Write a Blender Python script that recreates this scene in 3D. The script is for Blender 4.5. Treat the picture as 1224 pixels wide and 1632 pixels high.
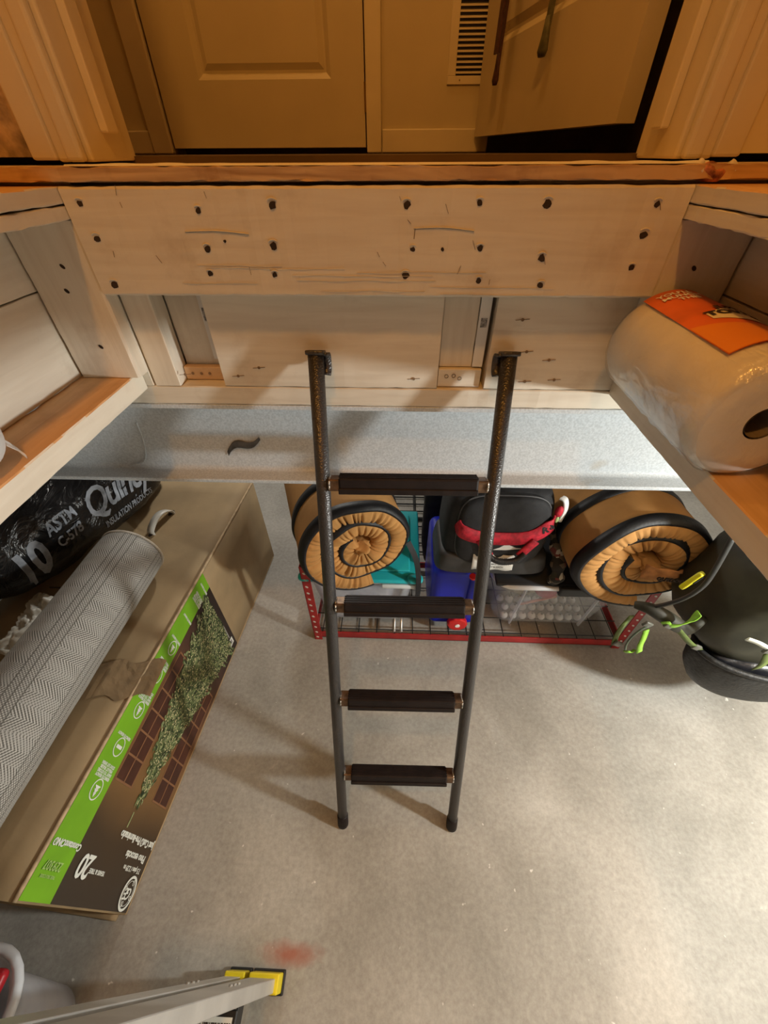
import bpy, bmesh, math, random
from mathutils import Vector, Matrix, Euler, noise
from mathutils.bvhtree import BVHTree
random.seed(7)
for o in list(bpy.data.objects): bpy.data.objects.remove(o, do_unlink=True)
SC = bpy.context.scene
COL = SC.collection
# ------------------------------------------------------------------ camera, world, lights, exposure
H = 1.607
PITCH, YAW, ROLL, FPX = 0.740, -0.0394, 0.0057, 627.8
fw = Vector((math.sin(YAW)*math.cos(PITCH), math.cos(YAW)*math.cos(PITCH), -math.sin(PITCH)))
rt = Vector((math.cos(YAW), -math.sin(YAW), 0)); dn = fw.cross(rt)
R_ = rt*math.cos(ROLL) + dn*math.sin(ROLL); D_ = -rt*math.sin(ROLL) + dn*math.cos(ROLL)
cam = bpy.data.cameras.new('camera'); cam_o = bpy.data.objects.new('camera', cam); COL.objects.link(cam_o)
m3 = Matrix((R_, -D_, -fw)).transposed()
cam_o.matrix_world = Matrix.Translation((0, 0, H)) @ m3.to_4x4()
cam.sensor_fit = 'VERTICAL'; cam.sensor_height = 24.0; cam.lens = FPX/1632*24.0
cam.clip_start = 0.01
SC.camera = cam_o
w = bpy.data.worlds.new('world'); SC.world = w; w.use_nodes = True
w.node_tree.nodes['Background'].inputs[0].default_value = (1.0, 0.86, 0.7, 1)
w.node_tree.nodes['Background'].inputs[1].default_value = 0.05
def lamp(name, loc, power, color, radius):
    l = bpy.data.lights.new(name, 'POINT'); l.energy = power; l.color = color; l.shadow_soft_size = radius
    o = bpy.data.objects.new(name, l); o.location = loc; COL.objects.link(o); return o
lamp('closet_bulb', (-0.12, -0.15, 3.05), 42, (1, 0.43, 0.08), 0.06)
lamp('storage_bulb', (1.58, 0.07, 1.12), 100, (0.97, 1.0, 0.96), 0.05)
lamp('storage_bulb_rear', (-.58, 2.15, 1.45), 34, (1, .98, .92), .05)
lamp('hall_bulb', (-0.35, 1.30, 3.7), 20, (1, 0.52, 0.15), 0.08)
VS = SC.view_settings
VS.view_transform = 'Standard'; VS.look = 'None'; VS.gamma = 1; VS.use_curve_mapping = False
VS.exposure = -0.08

# ------------------------------------------------------------------ helpers
def V(*a): return Vector(a)
def wloc(p):
    v = Vector((0, 0, 0))
    while p is not None:
        v = v + p.location; p = p.parent
    return v
def link(name, me, mat, parent=None, smooth=False):
    """geometry is given in world coordinates; parents carry a location only"""
    if parent is not None:
        off = wloc(parent); me.transform(Matrix.Translation(-off))
        o = bpy.data.objects.new(name, me); o.parent = parent
    else:
        o = bpy.data.objects.new(name, me)
    COL.objects.link(o)
    mats = mat if isinstance(mat, (list, tuple)) else [mat]
    if not me.materials:
        for m in mats: me.materials.append(m)
    if smooth:
        for p in me.polygons: p.use_smooth = True
    return o
def obj(name, bm, mat, parent=None, smooth=False):
    bmesh.ops.recalc_face_normals(bm, faces=bm.faces)
    me = bpy.data.meshes.new(name); bm.to_mesh(me); bm.free()
    return link(name, me, mat, parent, smooth)
def recenter(o):
    """put a top-level mesh's origin at the middle of its base"""
    me = o.data; c = [v.co for v in me.vertices]
    b = Vector(((min(v.x for v in c)+max(v.x for v in c))/2, (min(v.y for v in c)+max(v.y for v in c))/2, min(v.z for v in c)))
    me.transform(Matrix.Translation(-b)); o.location = b; return o
def tag(o, label, cat, group=None):
    o['label'] = label; o['category'] = cat
    if group: o['group'] = group
    return o
def thing(name, label, cat, loc=(0, 0, 0), group=None):
    o = bpy.data.objects.new(name, None); o.location = loc; o.empty_display_size = 0.05; COL.objects.link(o)
    return tag(o, label, cat, group)
def struct_empty(name, loc=(0, 0, 0)):
    o = bpy.data.objects.new(name, None); o.location = loc; o.empty_display_size = 0.05; COL.objects.link(o)
    o['kind'] = 'structure'; return o
def struct(name, bm, mat, smooth=False):
    o = obj(name, bm, mat, None, smooth); o['kind'] = 'structure'; return o
def B(): return bmesh.new()
def box(bm, a, b, bev=0, seg=1, M=None, mi=0):
    a, b = Vector(a), Vector(b)
    r = bmesh.ops.create_cube(bm, size=1)
    vs = r['verts']; c = (a+b)/2; s = b-a
    for v in vs: v.co = Vector((v.co.x*s.x, v.co.y*s.y, v.co.z*s.z)) + c
    fs = set(f for v in vs for f in v.link_faces)
    if bev:
        es = list(set(e for v in vs for e in v.link_edges))
        q = bmesh.ops.bevel(bm, geom=es, offset=bev, segments=seg, affect='EDGES', profile=0.5)
        vs = list(set(q['verts']) | set(v for f in q['faces'] for v in f.verts) | set(v for v in vs if v.is_valid))
        fs = set(f for v in vs for f in v.link_faces)
    for f in fs: f.material_index = mi
    if M is not None:
        for v in vs: v.co = M @ v.co
    return vs
def rough_box(bm, a, b, step=0.02, jit=0.0012, seed=0, rnd=0.0025):
    """sawn timber: box with many cuts along the long axis, uneven arrises"""
    a, b = Vector(a), Vector(b); s = b-a
    ax = max(range(3), key=lambda i: s[i]); o1, o2 = [i for i in range(3) if i != ax]
    n = max(2, int(s[ax]/step)); rr = rnd
    prof = [(0+rr, 0), (s[o1]-rr, 0), (s[o1], rr), (s[o1], s[o2]-rr), (s[o1]-rr, s[o2]), (rr, s[o2]), (0, s[o2]-rr), (0, rr)]
    rings = []
    for i in range(n+1):
        t = i/n; ring = []
        for k, (p, q) in enumerate(prof):
            co = Vector((0, 0, 0)); co[ax] = a[ax]+s[ax]*t
            nz = noise.noise(Vector((t*s[ax]*60+seed*7.3, k//2*11.7+seed, 0.5)))*jit*1.4
            cx = 1 if p > s[o1]/2 else -1; cy = 1 if q > s[o2]/2 else -1
            co[o1] = a[o1]+p - cx*abs(nz); co[o2] = a[o2]+q - cy*abs(nz)
            ring.append(bm.verts.new(co))
        rings.append(ring)
    m = len(prof)
    for i in range(n):
        for k in range(m):
            bm.faces.new((rings[i][k], rings[i][(k+1) % m], rings[i+1][(k+1) % m], rings[i+1][k]))
    bm.faces.new(rings[0]); bm.faces.new(list(reversed(rings[-1])))
def tube(bm, pts, r, n=10, cap=True, rs=None, flat=1.0, upv=None):
    pts = [Vector(p) for p in pts]; rings = []
    prev = None
    for i, p in enumerate(pts):
        d = (pts[min(i+1, len(pts)-1)]-pts[max(i-1, 0)]).normalized()
        if prev is None:
            u = Vector(upv) if upv else (Vector((0, 0, 1)) if abs(d.z) < .9 else Vector((1, 0, 0)))
        else: u = prev
        u = (u-d*u.dot(d)).normalized(); prev = u; x = d.cross(u)
        rr = rs[i] if rs else r
        rings.append([bm.verts.new(p+(u*math.sin(2*math.pi*k/n)*flat+x*math.cos(2*math.pi*k/n))*rr) for k in range(n)])
    for i in range(len(rings)-1):
        for k in range(n):
            bm.faces.new((rings[i][k], rings[i][(k+1) % n], rings[i+1][(k+1) % n], rings[i+1][k]))
    if cap:
        bm.faces.new(rings[0]); bm.faces.new(list(reversed(rings[-1])))
    return rings
def ribbon(bm, pts, width, thick, wdir):
    """flat strap; wdir = vector or list of vectors across the width"""
    pts = [Vector(p) for p in pts]; rings = []
    for i, p in enumerate(pts):
        d = (pts[min(i+1, len(pts)-1)]-pts[max(i-1, 0)]).normalized()
        wv = Vector(wdir[i] if isinstance(wdir, list) else wdir); wv = (wv-d*wv.dot(d)).normalized(); nv = d.cross(wv)
        rings.append([bm.verts.new(p+wv*sx*width/2+nv*sy*thick/2) for sx, sy in ((-1, -1), (1, -1), (1, 1), (-1, 1))])
    for i in range(len(rings)-1):
        for k in range(4):
            bm.faces.new((rings[i][k], rings[i][(k+1) % 4], rings[i+1][(k+1) % 4], rings[i+1][k]))
    bm.faces.new(rings[0]); bm.faces.new(list(reversed(rings[-1])))
def smooth_path(pts, n=8):
    """Catmull-Rom through the points"""
    P = [Vector(p) for p in pts]; out = []
    for i in range(len(P)-1):
        p0 = P[max(i-1, 0)]; p1 = P[i]; p2 = P[i+1]; p3 = P[min(i+2, len(P)-1)]
        for k in range(n):
            t = k/n
            out.append(0.5*((2*p1)+(p2-p0)*t+(2*p0-5*p1+4*p2-p3)*t*t+(3*p1-p0-3*p2+p3)*t**3))
    out.append(P[-1]); return out
def disc(bm, c, n, r, seg=10, thick=0.0008, r2=None, up=None):
    n = Vector(n).normalized(); u = n.orthogonal().normalized() if up is None else Vector(up).normalized(); v = n.cross(u); c = Vector(c)
    a = [bm.verts.new(c+(u*math.cos(2*math.pi*k/seg)*r+v*math.sin(2*math.pi*k/seg)*(r2 or r))) for k in range(seg)]
    b = [bm.verts.new(q.co+n*thick) for q in a]
    bm.faces.new(a); bm.faces.new(b)
    for k in range(seg): bm.faces.new((a[k], a[(k+1) % seg], b[(k+1) % seg], b[k]))
def ringd(bm, c, n, r, r2, wd, up, seg=28, thick=0.0006):
    n = Vector(n).normalized(); u = Vector(up).normalized(); v = n.cross(u); c = Vector(c); q = []
    for k in range(seg):
        a = 2*math.pi*k/seg
        q.append([bm.verts.new(c+u*math.cos(a)*(r+d)+v*math.sin(a)*(r2+d)+n*h) for d, h in ((-wd/2, 0), (wd/2, 0), (wd/2, thick), (-wd/2, thick))])
    for k in range(seg):
        for j in range(4): bm.faces.new((q[k][j], q[(k+1) % seg][j], q[(k+1) % seg][(j+1) % 4], q[k][(j+1) % 4]))
def sellip(bm, c, r, e=0.6, nu=40, nv=24, M=None, disp=None):
    """super-ellipsoid: pillow to box"""
    def sp(x, p): return math.copysign(abs(x)**p, x)
    rows = []
    for j in range(nv+1):
        ph = -math.pi/2+math.pi*j/nv; row = []
        for i in range(nu):
            th = 2*math.pi*i/nu
            p = Vector((r[0]*sp(math.cos(ph), e)*sp(math.cos(th), e), r[1]*sp(math.cos(ph), e)*sp(math.sin(th), e), r[2]*sp(math.sin(ph), e)))
            if disp: p = disp(p, th, ph)
            if M is not None: p = M @ p
            row.append(p+Vector(c))
        rows.append(row)
    bot = bm.verts.new(rows[0][0]); top = bm.verts.new(rows[-1][0])
    g = [[bm.verts.new(p) for p in row] for row in rows[1:-1]]
    for i in range(nu):
        bm.faces.new((bot, g[0][(i+1) % nu], g[0][i])); bm.faces.new((top, g[-1][i], g[-1][(i+1) % nu]))
        for j in range(len(g)-1): bm.faces.new((g[j][i], g[j][(i+1) % nu], g[j+1][(i+1) % nu], g[j+1][i]))
def text_bm(s, size, bold=0.0, shear=0.0, align='CENTER', depth=0.0, spacing=1.0):
    cu = bpy.data.curves.new('t', 'FONT'); cu.body = s; cu.size = size; cu.align_x = align; cu.align_y = 'CENTER'
    cu.offset = bold; cu.shear = shear; cu.extrude = depth; cu.resolution_u = 3; cu.space_character = spacing
    o = bpy.data.objects.new('t', cu); COL.objects.link(o)
    dg = bpy.context.evaluated_depsgraph_get(); me = bpy.data.meshes.new_from_object(o.evaluated_get(dg))
    bpy.data.objects.remove(o, do_unlink=True); bpy.data.curves.remove(cu)
    bm = B(); bm.from_mesh(me); bpy.data.meshes.remove(me); return bm
def text(name, s, size, mat, parent, origin, right, up, **k):
    bm = text_bm(s, size, depth=k.pop('depth', 0.0004), **k)
    r = Vector(right).normalized(); u = Vector(up).normalized(); n = r.cross(u)
    M = Matrix((r, u, n)).transposed().to_4x4(); M.translation = Vector(origin)
    bm.transform(M); return obj(name, bm, mat, parent)

# ------------------------------------------------------------------ materials
def srgb(r, g, b):
    f = lambda c: (c/255/12.92) if c/255 <= .04045 else ((c/255+.055)/1.055)**2.4
    return (f(r), f(g), f(b), 1)
def newmat(name):
    m = bpy.data.materials.new(name); m.use_nodes = True
    return m, m.node_tree, m.node_tree.nodes['Principled BSDF']
def lin(c): return (c[0], c[1], c[2], 1)
def mk(name, color, rough=.6, metal=0.0, var=0.12, vscale=6, bump=0.0, bscale=60, stretch=(1, 1, 1), alpha=1, trans=0.0, coat=0.0, col2=None, spec=.5, ior=1.45, detail=4):
    m, nt, p = newmat(name); N = nt.nodes; L = nt.links
    p.inputs['Roughness'].default_value = rough; p.inputs['Metallic'].default_value = metal
    p.inputs['Alpha'].default_value = alpha; p.inputs['Transmission Weight'].default_value = trans
    p.inputs['Coat Weight'].default_value = coat; p.inputs['Specular IOR Level'].default_value = spec; p.inputs['IOR'].default_value = ior
    tc = N.new('ShaderNodeTexCoord'); mp = N.new('ShaderNodeMapping'); mp.inputs['Scale'].default_value = stretch
    L.new(tc.outputs['Object'], mp.inputs[0])
    n = N.new('ShaderNodeTexNoise'); n.inputs['Scale'].default_value = vscale; n.inputs['Detail'].default_value = detail
    L.new(mp.outputs[0], n.inputs['Vector'])
    cr = N.new('ShaderNodeValToRGB'); c = lin(color); d = lin(col2) if col2 else tuple(x*(1-var*2) for x in c[:3])+(1,)
    e = tuple(min(1, x*(1+var)) for x in c[:3])+(1,)
    cr.color_ramp.elements[0].position = .3; cr.color_ramp.elements[0].color = d
    cr.color_ramp.elements[1].position = .62; cr.color_ramp.elements[1].color = e
    L.new(n.outputs['Fac'], cr.inputs[0]); L.new(cr.outputs[0], p.inputs['Base Color'])
    if bump:
        n2 = N.new('ShaderNodeTexNoise'); n2.inputs['Scale'].default_value = bscale; n2.inputs['Detail'].default_value = 3
        L.new(mp.outputs[0], n2.inputs['Vector'])
        b = N.new('ShaderNodeBump'); b.inputs['Strength'].default_value = bump; b.inputs['Distance'].default_value = .004
        L.new(n2.outputs['Fac'], b.inputs['Height']); L.new(b.outputs[0], p.inputs['Normal'])
    return m
def wood(name, base, dark, axis='x', rough=.6, dirt=0.32, grain=.16):
    """painted or bare timber: grain stretched along an axis, knots and grime"""
    m, nt, p = newmat(name); N = nt.nodes; L = nt.links
    tc = N.new('ShaderNodeTexCoord'); mp = N.new('ShaderNodeMapping')
    s = {'x': (3, 40, 40), 'y': (40, 3, 40), 'z': (40, 40, 3)}[axis]; mp.inputs['Scale'].default_value = s
    L.new(tc.outputs['Object'], mp.inputs[0])
    g = N.new('ShaderNodeTexNoise'); g.inputs['Scale'].default_value = 1.6; g.inputs['Detail'].default_value = 6; g.inputs['Distortion'].default_value = .6
    L.new(mp.outputs[0], g.inputs['Vector'])
    cr = N.new('ShaderNodeValToRGB'); cr.color_ramp.elements[0].position = .34; cr.color_ramp.elements[0].color = tuple(a*(1-grain)+b*grain for a, b in zip(lin(base), lin(dark)))
    cr.color_ramp.elements[1].position = .6; cr.color_ramp.elements[1].color = lin(base)
    L.new(g.outputs['Fac'], cr.inputs[0])
    d = N.new('ShaderNodeTexNoise'); d.inputs['Scale'].default_value = 9; d.inputs['Detail'].default_value = 8; d.inputs['Roughness'].default_value = .65
    L.new(tc.outputs['Object'], d.inputs['Vector'])
    dr = N.new('ShaderNodeValToRGB'); dr.color_ramp.elements[0].position = .56; dr.color_ramp.elements[0].color = (0, 0, 0, 1)
    dr.color_ramp.elements[1].position = .76; dr.color_ramp.elements[1].color = (dirt,)*3+(1,)
    L.new(d.outputs['Fac'], dr.inputs[0])
    mx = N.new('ShaderNodeMix'); mx.data_type = 'RGBA'; L.new(dr.outputs[0], mx.inputs[0]); L.new(cr.outputs[0], mx.inputs[6]); mx.inputs[7].default_value = lin(dark)
    L.new(mx.outputs[2], p.inputs['Base Color']); p.inputs['Roughness'].default_value = rough
    b = N.new('ShaderNodeBump'); b.inputs['Strength'].default_value = .25; b.inputs['Distance'].default_value = .003
    L.new(g.outputs['Fac'], b.inputs['Height']); L.new(b.outputs[0], p.inputs['Normal'])
    return m
PAINT = (.75, .685, .57); PDARK = (.33, .22, .12)
M = {}
for a in 'xyz': M['paint_'+a] = wood('painted_timber_'+a, PAINT, PDARK, a)
M['raw_y'] = wood('bare_timber', (.74, .47, .24), (.4, .2, .08), 'y', dirt=.45, grain=.25)
M['raw_x'] = wood('bare_timber_x', (.66, .45, .26), (.36, .2, .09), 'x', dirt=.5)
M['ply'] = wood('plywood_edge', (.66, .42, .20), (.26, .11, .035), 'x', dirt=.8, grain=.7)
M['sill'] = wood('sill_ply_top', (.80, .64, .42), (.4, .25, .12), 'x', dirt=.5)
M['osb'] = mk('strand_board', (.42, .30, .18), .85, var=.35, vscale=35, bump=.8, bscale=50)
M['trimpaint'] = mk('cream_trim_paint', (.66, .57, .40), .4, var=.05, vscale=5, bump=.05, bscale=200)
M['doorpaint'] = mk('cream_door_paint', (.56, .47, .30), .42, var=.05, vscale=3, bump=.04, bscale=300)
M['hallwall'] = mk('cream_wall_paint', (.56, .47, .30), .6, var=.05, vscale=3, bump=.08, bscale=220)
M['roomwall'] = mk('pale_wall', (.42, .37, .30), .8, var=.06)
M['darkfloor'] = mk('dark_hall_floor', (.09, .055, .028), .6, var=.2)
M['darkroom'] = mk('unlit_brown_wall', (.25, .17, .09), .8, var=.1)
M['black'] = mk('black_plastic', (.012, .012, .013), .45, var=.2)
M['dark_mark'] = mk('dark_nail_hole', (.035, .02, .012), .8, var=.2)  # near-black brown for holes, slots and lettering
M['crack'] = mk('dark_crack', (.22, .145, .085), .9, var=.2)
M['steel'] = None
M['white'] = mk('white_plastic', (.8, .8, .78), .45, var=.04)
M['print_white'] = mk('white_print', (.82, .84, .78), .6, var=.02)
M['found'] = mk('foundation_concrete', (.62, .60, .56), .9, var=.12, vscale=4, bump=.3)

def concrete():
    m, nt, p = newmat('concrete_floor'); N = nt.nodes; L = nt.links
    tc = N.new('ShaderNodeTexCoord')
    def nz(scale, detail, rough=.5, dist=0):
        n = N.new('ShaderNodeTexNoise'); n.inputs['Scale'].default_value = scale; n.inputs['Detail'].default_value = detail
        n.inputs['Roughness'].default_value = rough; n.inputs['Distortion'].default_value = dist; L.new(tc.outputs['Object'], n.inputs['Vector']); return n
    def ramp(src, p0, c0, p1, c1):
        r = N.new('ShaderNodeValToRGB'); r.color_ramp.elements[0].position = p0; r.color_ramp.elements[0].color = c0
        r.color_ramp.elements[1].position = p1; r.color_ramp.elements[1].color = c1; L.new(src, r.inputs[0]); return r
    def mix(f, a, b, mode='MIX', fac=None):
        x = N.new('ShaderNodeMix'); x.data_type = 'RGBA'; x.blend_type = mode
        if fac is not None: x.inputs[0].default_value = fac
        else: L.new(f, x.inputs[0])
        L.new(a, x.inputs[6])
        if isinstance(b, tuple): x.inputs[7].default_value = b
        else: L.new(b, x.inputs[7])
        return x.outputs[2]
    a = ramp(nz(2.2, 6, .6, .4).outputs['Fac'], .34, (.30, .29, .265, 1), .66, (.47, .455, .425, 1))
    fine = ramp(nz(70, 4, .7).outputs['Fac'], .3, (.82, .8, .78, 1), .7, (1.1, 1.1, 1.08, 1))
    c = mix(None, a.outputs[0], fine.outputs[0], 'MULTIPLY', 1.0)
    # pale scuffs and swirls
    sc = ramp(nz(5, 9, .75, 2.5).outputs['Fac'], .63, (0, 0, 0, 1), .74, (.5, .5, .5, 1))
    c = mix(sc.outputs[0], c, (.66, .63, .57, 1))
    sp = ramp(nz(38, 2, .5).outputs['Fac'], .73, (0, 0, 0, 1), .77, (.8, .8, .8, 1))
    c = mix(sp.outputs[0], c, (.74, .72, .68, 1))
    # red stain by the step ladder feet
    v = N.new('ShaderNodeVectorMath'); v.operation = 'DISTANCE'; v.inputs[1].default_value = (-.262*.6, -.028*1.9, 0)
    wn = nz(18, 4, .6); ad = N.new('ShaderNodeVectorMath'); ad.operation = 'MULTIPLY_ADD'
    L.new(wn.outputs['Color'], ad.inputs[0]); ad.inputs[1].default_value = (.13, .025, 0); 
    sub = N.new('ShaderNodeVectorMath'); sub.operation = 'ADD'; sub.inputs[1].default_value = (-.065, -.0125, 0)
    L.new(tc.outputs['Object'], sub.inputs[0]); L.new(sub.outputs[0], ad.inputs[2]); sq = N.new('ShaderNodeVectorMath'); sq.operation = 'MULTIPLY'; sq.inputs[1].default_value = (.6, 1.9, 1); L.new(ad.outputs[0], sq.inputs[0]); L.new(sq.outputs[0], v.inputs[0])
    st = ramp(v.outputs['Value'], .012, (.75, .75, .75, 1), .06, (0, 0, 0, 1))
    c = mix(st.outputs[0], c, (.36, .09, .05, 1))
    L.new(c, p.inputs['Base Color']); p.inputs['Roughness'].default_value = .55; p.inputs['Specular IOR Level'].default_value = .2
    b = N.new('ShaderNodeBump'); b.inputs['Strength'].default_value = .12; b.inputs['Distance'].default_value = .003
    L.new(nz(45, 5, .6).outputs['Fac'], b.inputs['Height']); L.new(b.outputs[0], p.inputs['Normal'])
    return m
M['concrete'] = concrete()
def steelmat():
    m, nt, p = newmat('grey_primed_steel'); N = nt.nodes; L = nt.links
    tc = N.new('ShaderNodeTexCoord')
    n = N.new('ShaderNodeTexNoise'); n.inputs['Scale'].default_value = 260; n.inputs['Detail'].default_value = 2; L.new(tc.outputs['Object'], n.inputs['Vector'])
    r = N.new('ShaderNodeValToRGB'); r.color_ramp.elements[0].position = .35; r.color_ramp.elements[0].color = (.50, .545, .58, 1); r.color_ramp.elements[1].position = .65; r.color_ramp.elements[1].color = (.64, .69, .73, 1)
    L.new(n.outputs['Fac'], r.inputs[0])
    n2 = N.new('ShaderNodeTexNoise'); n2.inputs['Scale'].default_value = 7; n2.inputs['Detail'].default_value = 7; L.new(tc.outputs['Object'], n2.inputs['Vector'])
    r2 = N.new('ShaderNodeValToRGB'); r2.color_ramp.elements[0].position = .68; r2.color_ramp.elements[0].color = (0, 0, 0, 1); r2.color_ramp.elements[1].position = .78; r2.color_ramp.elements[1].color = (.6, .6, .6, 1)
    L.new(n2.outputs['Fac'], r2.inputs[0])
    mx = N.new('ShaderNodeMix'); mx.data_type = 'RGBA'; L.new(r2.outputs[0], mx.inputs[0]); L.new(r.outputs[0], mx.inputs[6]); mx.inputs[7].default_value = (.42, .36, .27, 1)
    L.new(mx.outputs[2], p.inputs['Base Color']); p.inputs['Roughness'].default_value = .4
    b = N.new('ShaderNodeBump'); b.inputs['Strength'].default_value = .15; b.inputs['Distance'].default_value = .001; L.new(n.outputs['Fac'], b.inputs['Height']); L.new(b.outputs[0], p.inputs['Normal'])
    return m
M['steel'] = steelmat()

# ------------------------------------------------------------------ large structure: storage room below
b = B(); box(b, (-2.2, -1.9, -.1), (2.7, 3.0, 0)); struct('floor', b, M['concrete'])
b = B(); box(b, (-2.2, 3.0, -.1), (2.7, 3.2, 1.577)); struct('wall_back', b, M['found'])
b = B(); box(b, (-2.4, -1.9, -.1), (-2.2, 3.2, 1.577)); struct('wall_left', b, M['found'])
b = B(); box(b, (2.7, -1.9, -.1), (2.9, 3.2, 1.577)); struct('wall_right', b, M['found'])
b = B(); box(b, (-2.4, -2.1, -.1), (2.9, -1.9, 1.577)); struct('wall_front', b, M['found'])
# deck over the storage room, left, right and in front of the hatch
sub = struct_empty('ceiling')
for a, c in (((-2.4, -2.1, 1.577), (-.606, .7042, 1.595)), ((.513, -2.1, 1.577), (2.9, .7042, 1.595)), ((-.606, -2.1, 1.577), (.513, -.62, 1.595))):
    b = B(); box(b, a, c); obj('deck_panel', b, M['raw_x'], sub)
# plywood lip below the doorway
lip = struct_empty('floor_sill', (0, .705, 1.577))
b = B(); rough_box(b, (-2.4, .7045, 1.5775), (2.9, .72, 1.5945), .015, .0025, 3, .001); obj('plywood_edge', b, M['ply'], lip)
b = B(); box(b, (-2.4, .72, 1.577), (2.9, .86, 1.595)); 
vs = [v for v in b.verts]; obj('plywood_top', b, M['sill'], lip)
# ridge of dried filler and paint along the lip
b = B(); n = 90; ring = []
for i in range(n+1):
    x = -.47+i*.875/n; h = .002+.0022*abs(noise.noise(V(x*14, 1, 2))); d = .006+.01*abs(noise.noise(V(x*9, 5, 2)))
    ring.append([b.verts.new((x, .709, 1.5945)), b.verts.new((x, .711+d*.3, 1.5945+h)), b.verts.new((x, .715+d, 1.5945+h*.8)), b.verts.new((x, .722+d, 1.5945))])
for i in range(n):
    for k in range(3): b.faces.new((ring[i][k], ring[i][k+1], ring[i+1][k+1], ring[i+1][k]))
obj('filler_ridge', b, M['paint_x'], lip, True)
# red caulk lump in the hole at the right end of the lip
b = B(); sellip(b, (.416, .717, 1.586), (.022, .014, .010), 1, 20, 12, None, lambda p, t, f: p*(1+.5*noise.noise(p*90)))
obj('caulk_lump', b, mk('red_caulk', (.48, .17, .08), .8, var=.5, vscale=60, bump=.5), lip, True)
b = B(); sellip(b, (.396, .713, 1.590), (.007, .008, .009), 1, 14, 10, None, lambda p, t, f: p*(1+.5*noise.noise(p*140)))
sellip(b, (.438, .713, 1.590), (.008, .008, .008), 1, 14, 10, None, lambda p, t, f: p*(1+.5*noise.noise(p*140)))
obj('filler_lump', b, M['paint_x'], lip, True)

# header board
hd = thing('header_board', 'wide cream painted header board pocked with dark nail holes under the doorway', 'beam', (-.046, .7237, 1.4335))
b = B(); rough_box(b, (-.4885, .7047, 1.4335), (.3970, .7425, 1.5735), .012, .0014, 1, .003); obj('board', b, M['paint_x'], hd)
NH = [(-.465, 1.554), (-.294, 1.546), (-.185, 1.552), (-.461, 1.512), (-.295, 1.499), (-.193, 1.503), (-.463, 1.45), (-.301, 1.466), (-.198, 1.465), (.007, 1.552), (.109, 1.554), (.203, 1.553), (.354, 1.552), (.018, 1.499), (.118, 1.5), (.212, 1.488), (.351, 1.517), (.008, 1.464), (.123, 1.458), (.22, 1.452), (.35, 1.476), (.062, 1.499), (-.266, 1.509)]
for i, (x, z) in enumerate(NH):
    b = B(); r = .0042 if i < 21 else .002
    r *= random.uniform(.85, 1.2)
    seg = 9; c = V(x, .7047, z); vs = []
    for k in range(seg):
        a = 2*math.pi*k/seg; rr = r*random.uniform(.75, 1.25); vs.append(b.verts.new(c+V(math.cos(a)*rr*1.15, -.0004, math.sin(a)*rr)))
    f = b.faces.new(vs); q = bmesh.ops.extrude_face_region(b, geom=[f]); 
    for v in q['geom']:
        if isinstance(v, bmesh.types.BMVert): v.co.y += .003
    obj('nail_hole', b, M['dark_mark'], hd)
    if i < 21:
        b = B(); pts = [c+V(-r*1.7*math.cos(t)*.8, -.0003, r*(.9+.7*math.sin(t))) for t in (0.2, .7, 1.2, 1.57, 2.0, 2.5, 2.9)]
        tube(b, pts, .0011, 6); obj('lifted_paint', b, M['paint_x'], hd)
def scratch(pts, r, mat, parent, name='gouge', y=.7044):
    b = B(); tube(b, smooth_path([V(x, y, z) for x, z in pts], 4), r, 5, True, None, .5); return obj(name, b, mat, parent)
for z0, x0, x1 in ((1.521, -.322, -.227), (1.525, .018, .106)):
    scratch([(x0, z0), ((x0+x1)/2, z0+.001), (x1, z0-.003)], .0012, M['paint_x'], hd); scratch([(x0, z0-.0013), ((x0+x1)/2, z0-.0003), (x1, z0-.0043)], .0003, M['crack'], hd)
scratch([(.02, 1.525), (.019, 1.512)], .001, M['crack'], hd)
for k in range(9):
    z0 = 1.438+.005*k+random.uniform(-.001, .001); x0 = random.uniform(-.45, .1); l = random.uniform(.12, .3)
    scratch([(x0+l*t/4, z0+random.uniform(-.0012, .0012)) for t in range(5)], .0005, M['paint_x'], hd, 'grain_line')
for k in range(16):
    x0 = random.uniform(-.46, .37); z0 = random.uniform(1.45, 1.565)
    scratch([(x0, z0), (x0+random.uniform(-.006, .006), z0+random.uniform(.004, .012))], .0005, M['crack'], hd, 'nick')

# framing behind the header
bk = struct_empty('wall_framing', (0, .742, 1.221))
b = B(); rough_box(b, (-1.9, .7425, 1.2212), (2.4, .845, 1.2605), .02, .001, 8, .002); obj('sill_plate', b, M['paint_x'], bk)
def plank(a, c, seed, m='paint_x', name='board', st=.02): 
    b = B(); rough_box(b, a, c, st, .0008, seed, .0015); return obj(name, b, M[m], bk)
plank((-.489, .743, 1.2612), (-.437, .790, 1.57), 11, 'paint_z')
plank((-.437, .791, 1.2612), (-.343, .805, 1.57), 12, 'paint_z')
plank((-.346, .743, 1.2612), (.076, .78, 1.57), 13)
plank((.078, .762, 1.2985), (.142, .79, 1.57), 14, 'paint_z')
plank((.168, .743, 1.2612), (.64, .79, 1.5765), 15)  # right end and top extended out of view to block a light leak
plank((.078, .752, 1.2612), (.160, .79, 1.297), 16, name='block')
plank((-.435, .772, 1.2612), (-.35, .790, 1.288), 17, 'raw_x', name='block')
plank((-.72, .743, 1.2612), (-.492, .79, 1.5765), 18)  # top raised out of view to seal a light leak
b = B(); box(b, (.142, .758, 1.30), (.161, .762, 1.57)); obj('white_strip', b, M['white'], bk)
b = B(); box(b, (.146, .7572, 1.372), (.157, .758, 1.388)); obj('stamp', b, mk('grey_stamp', (.35, .35, .35), .8, var=.4, vscale=300), bk)
b = B(); box(b, (-.372, .784, 1.30), (-.356, .7905, 1.57)); obj('white_strip', b, M['white'], bk)
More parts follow.
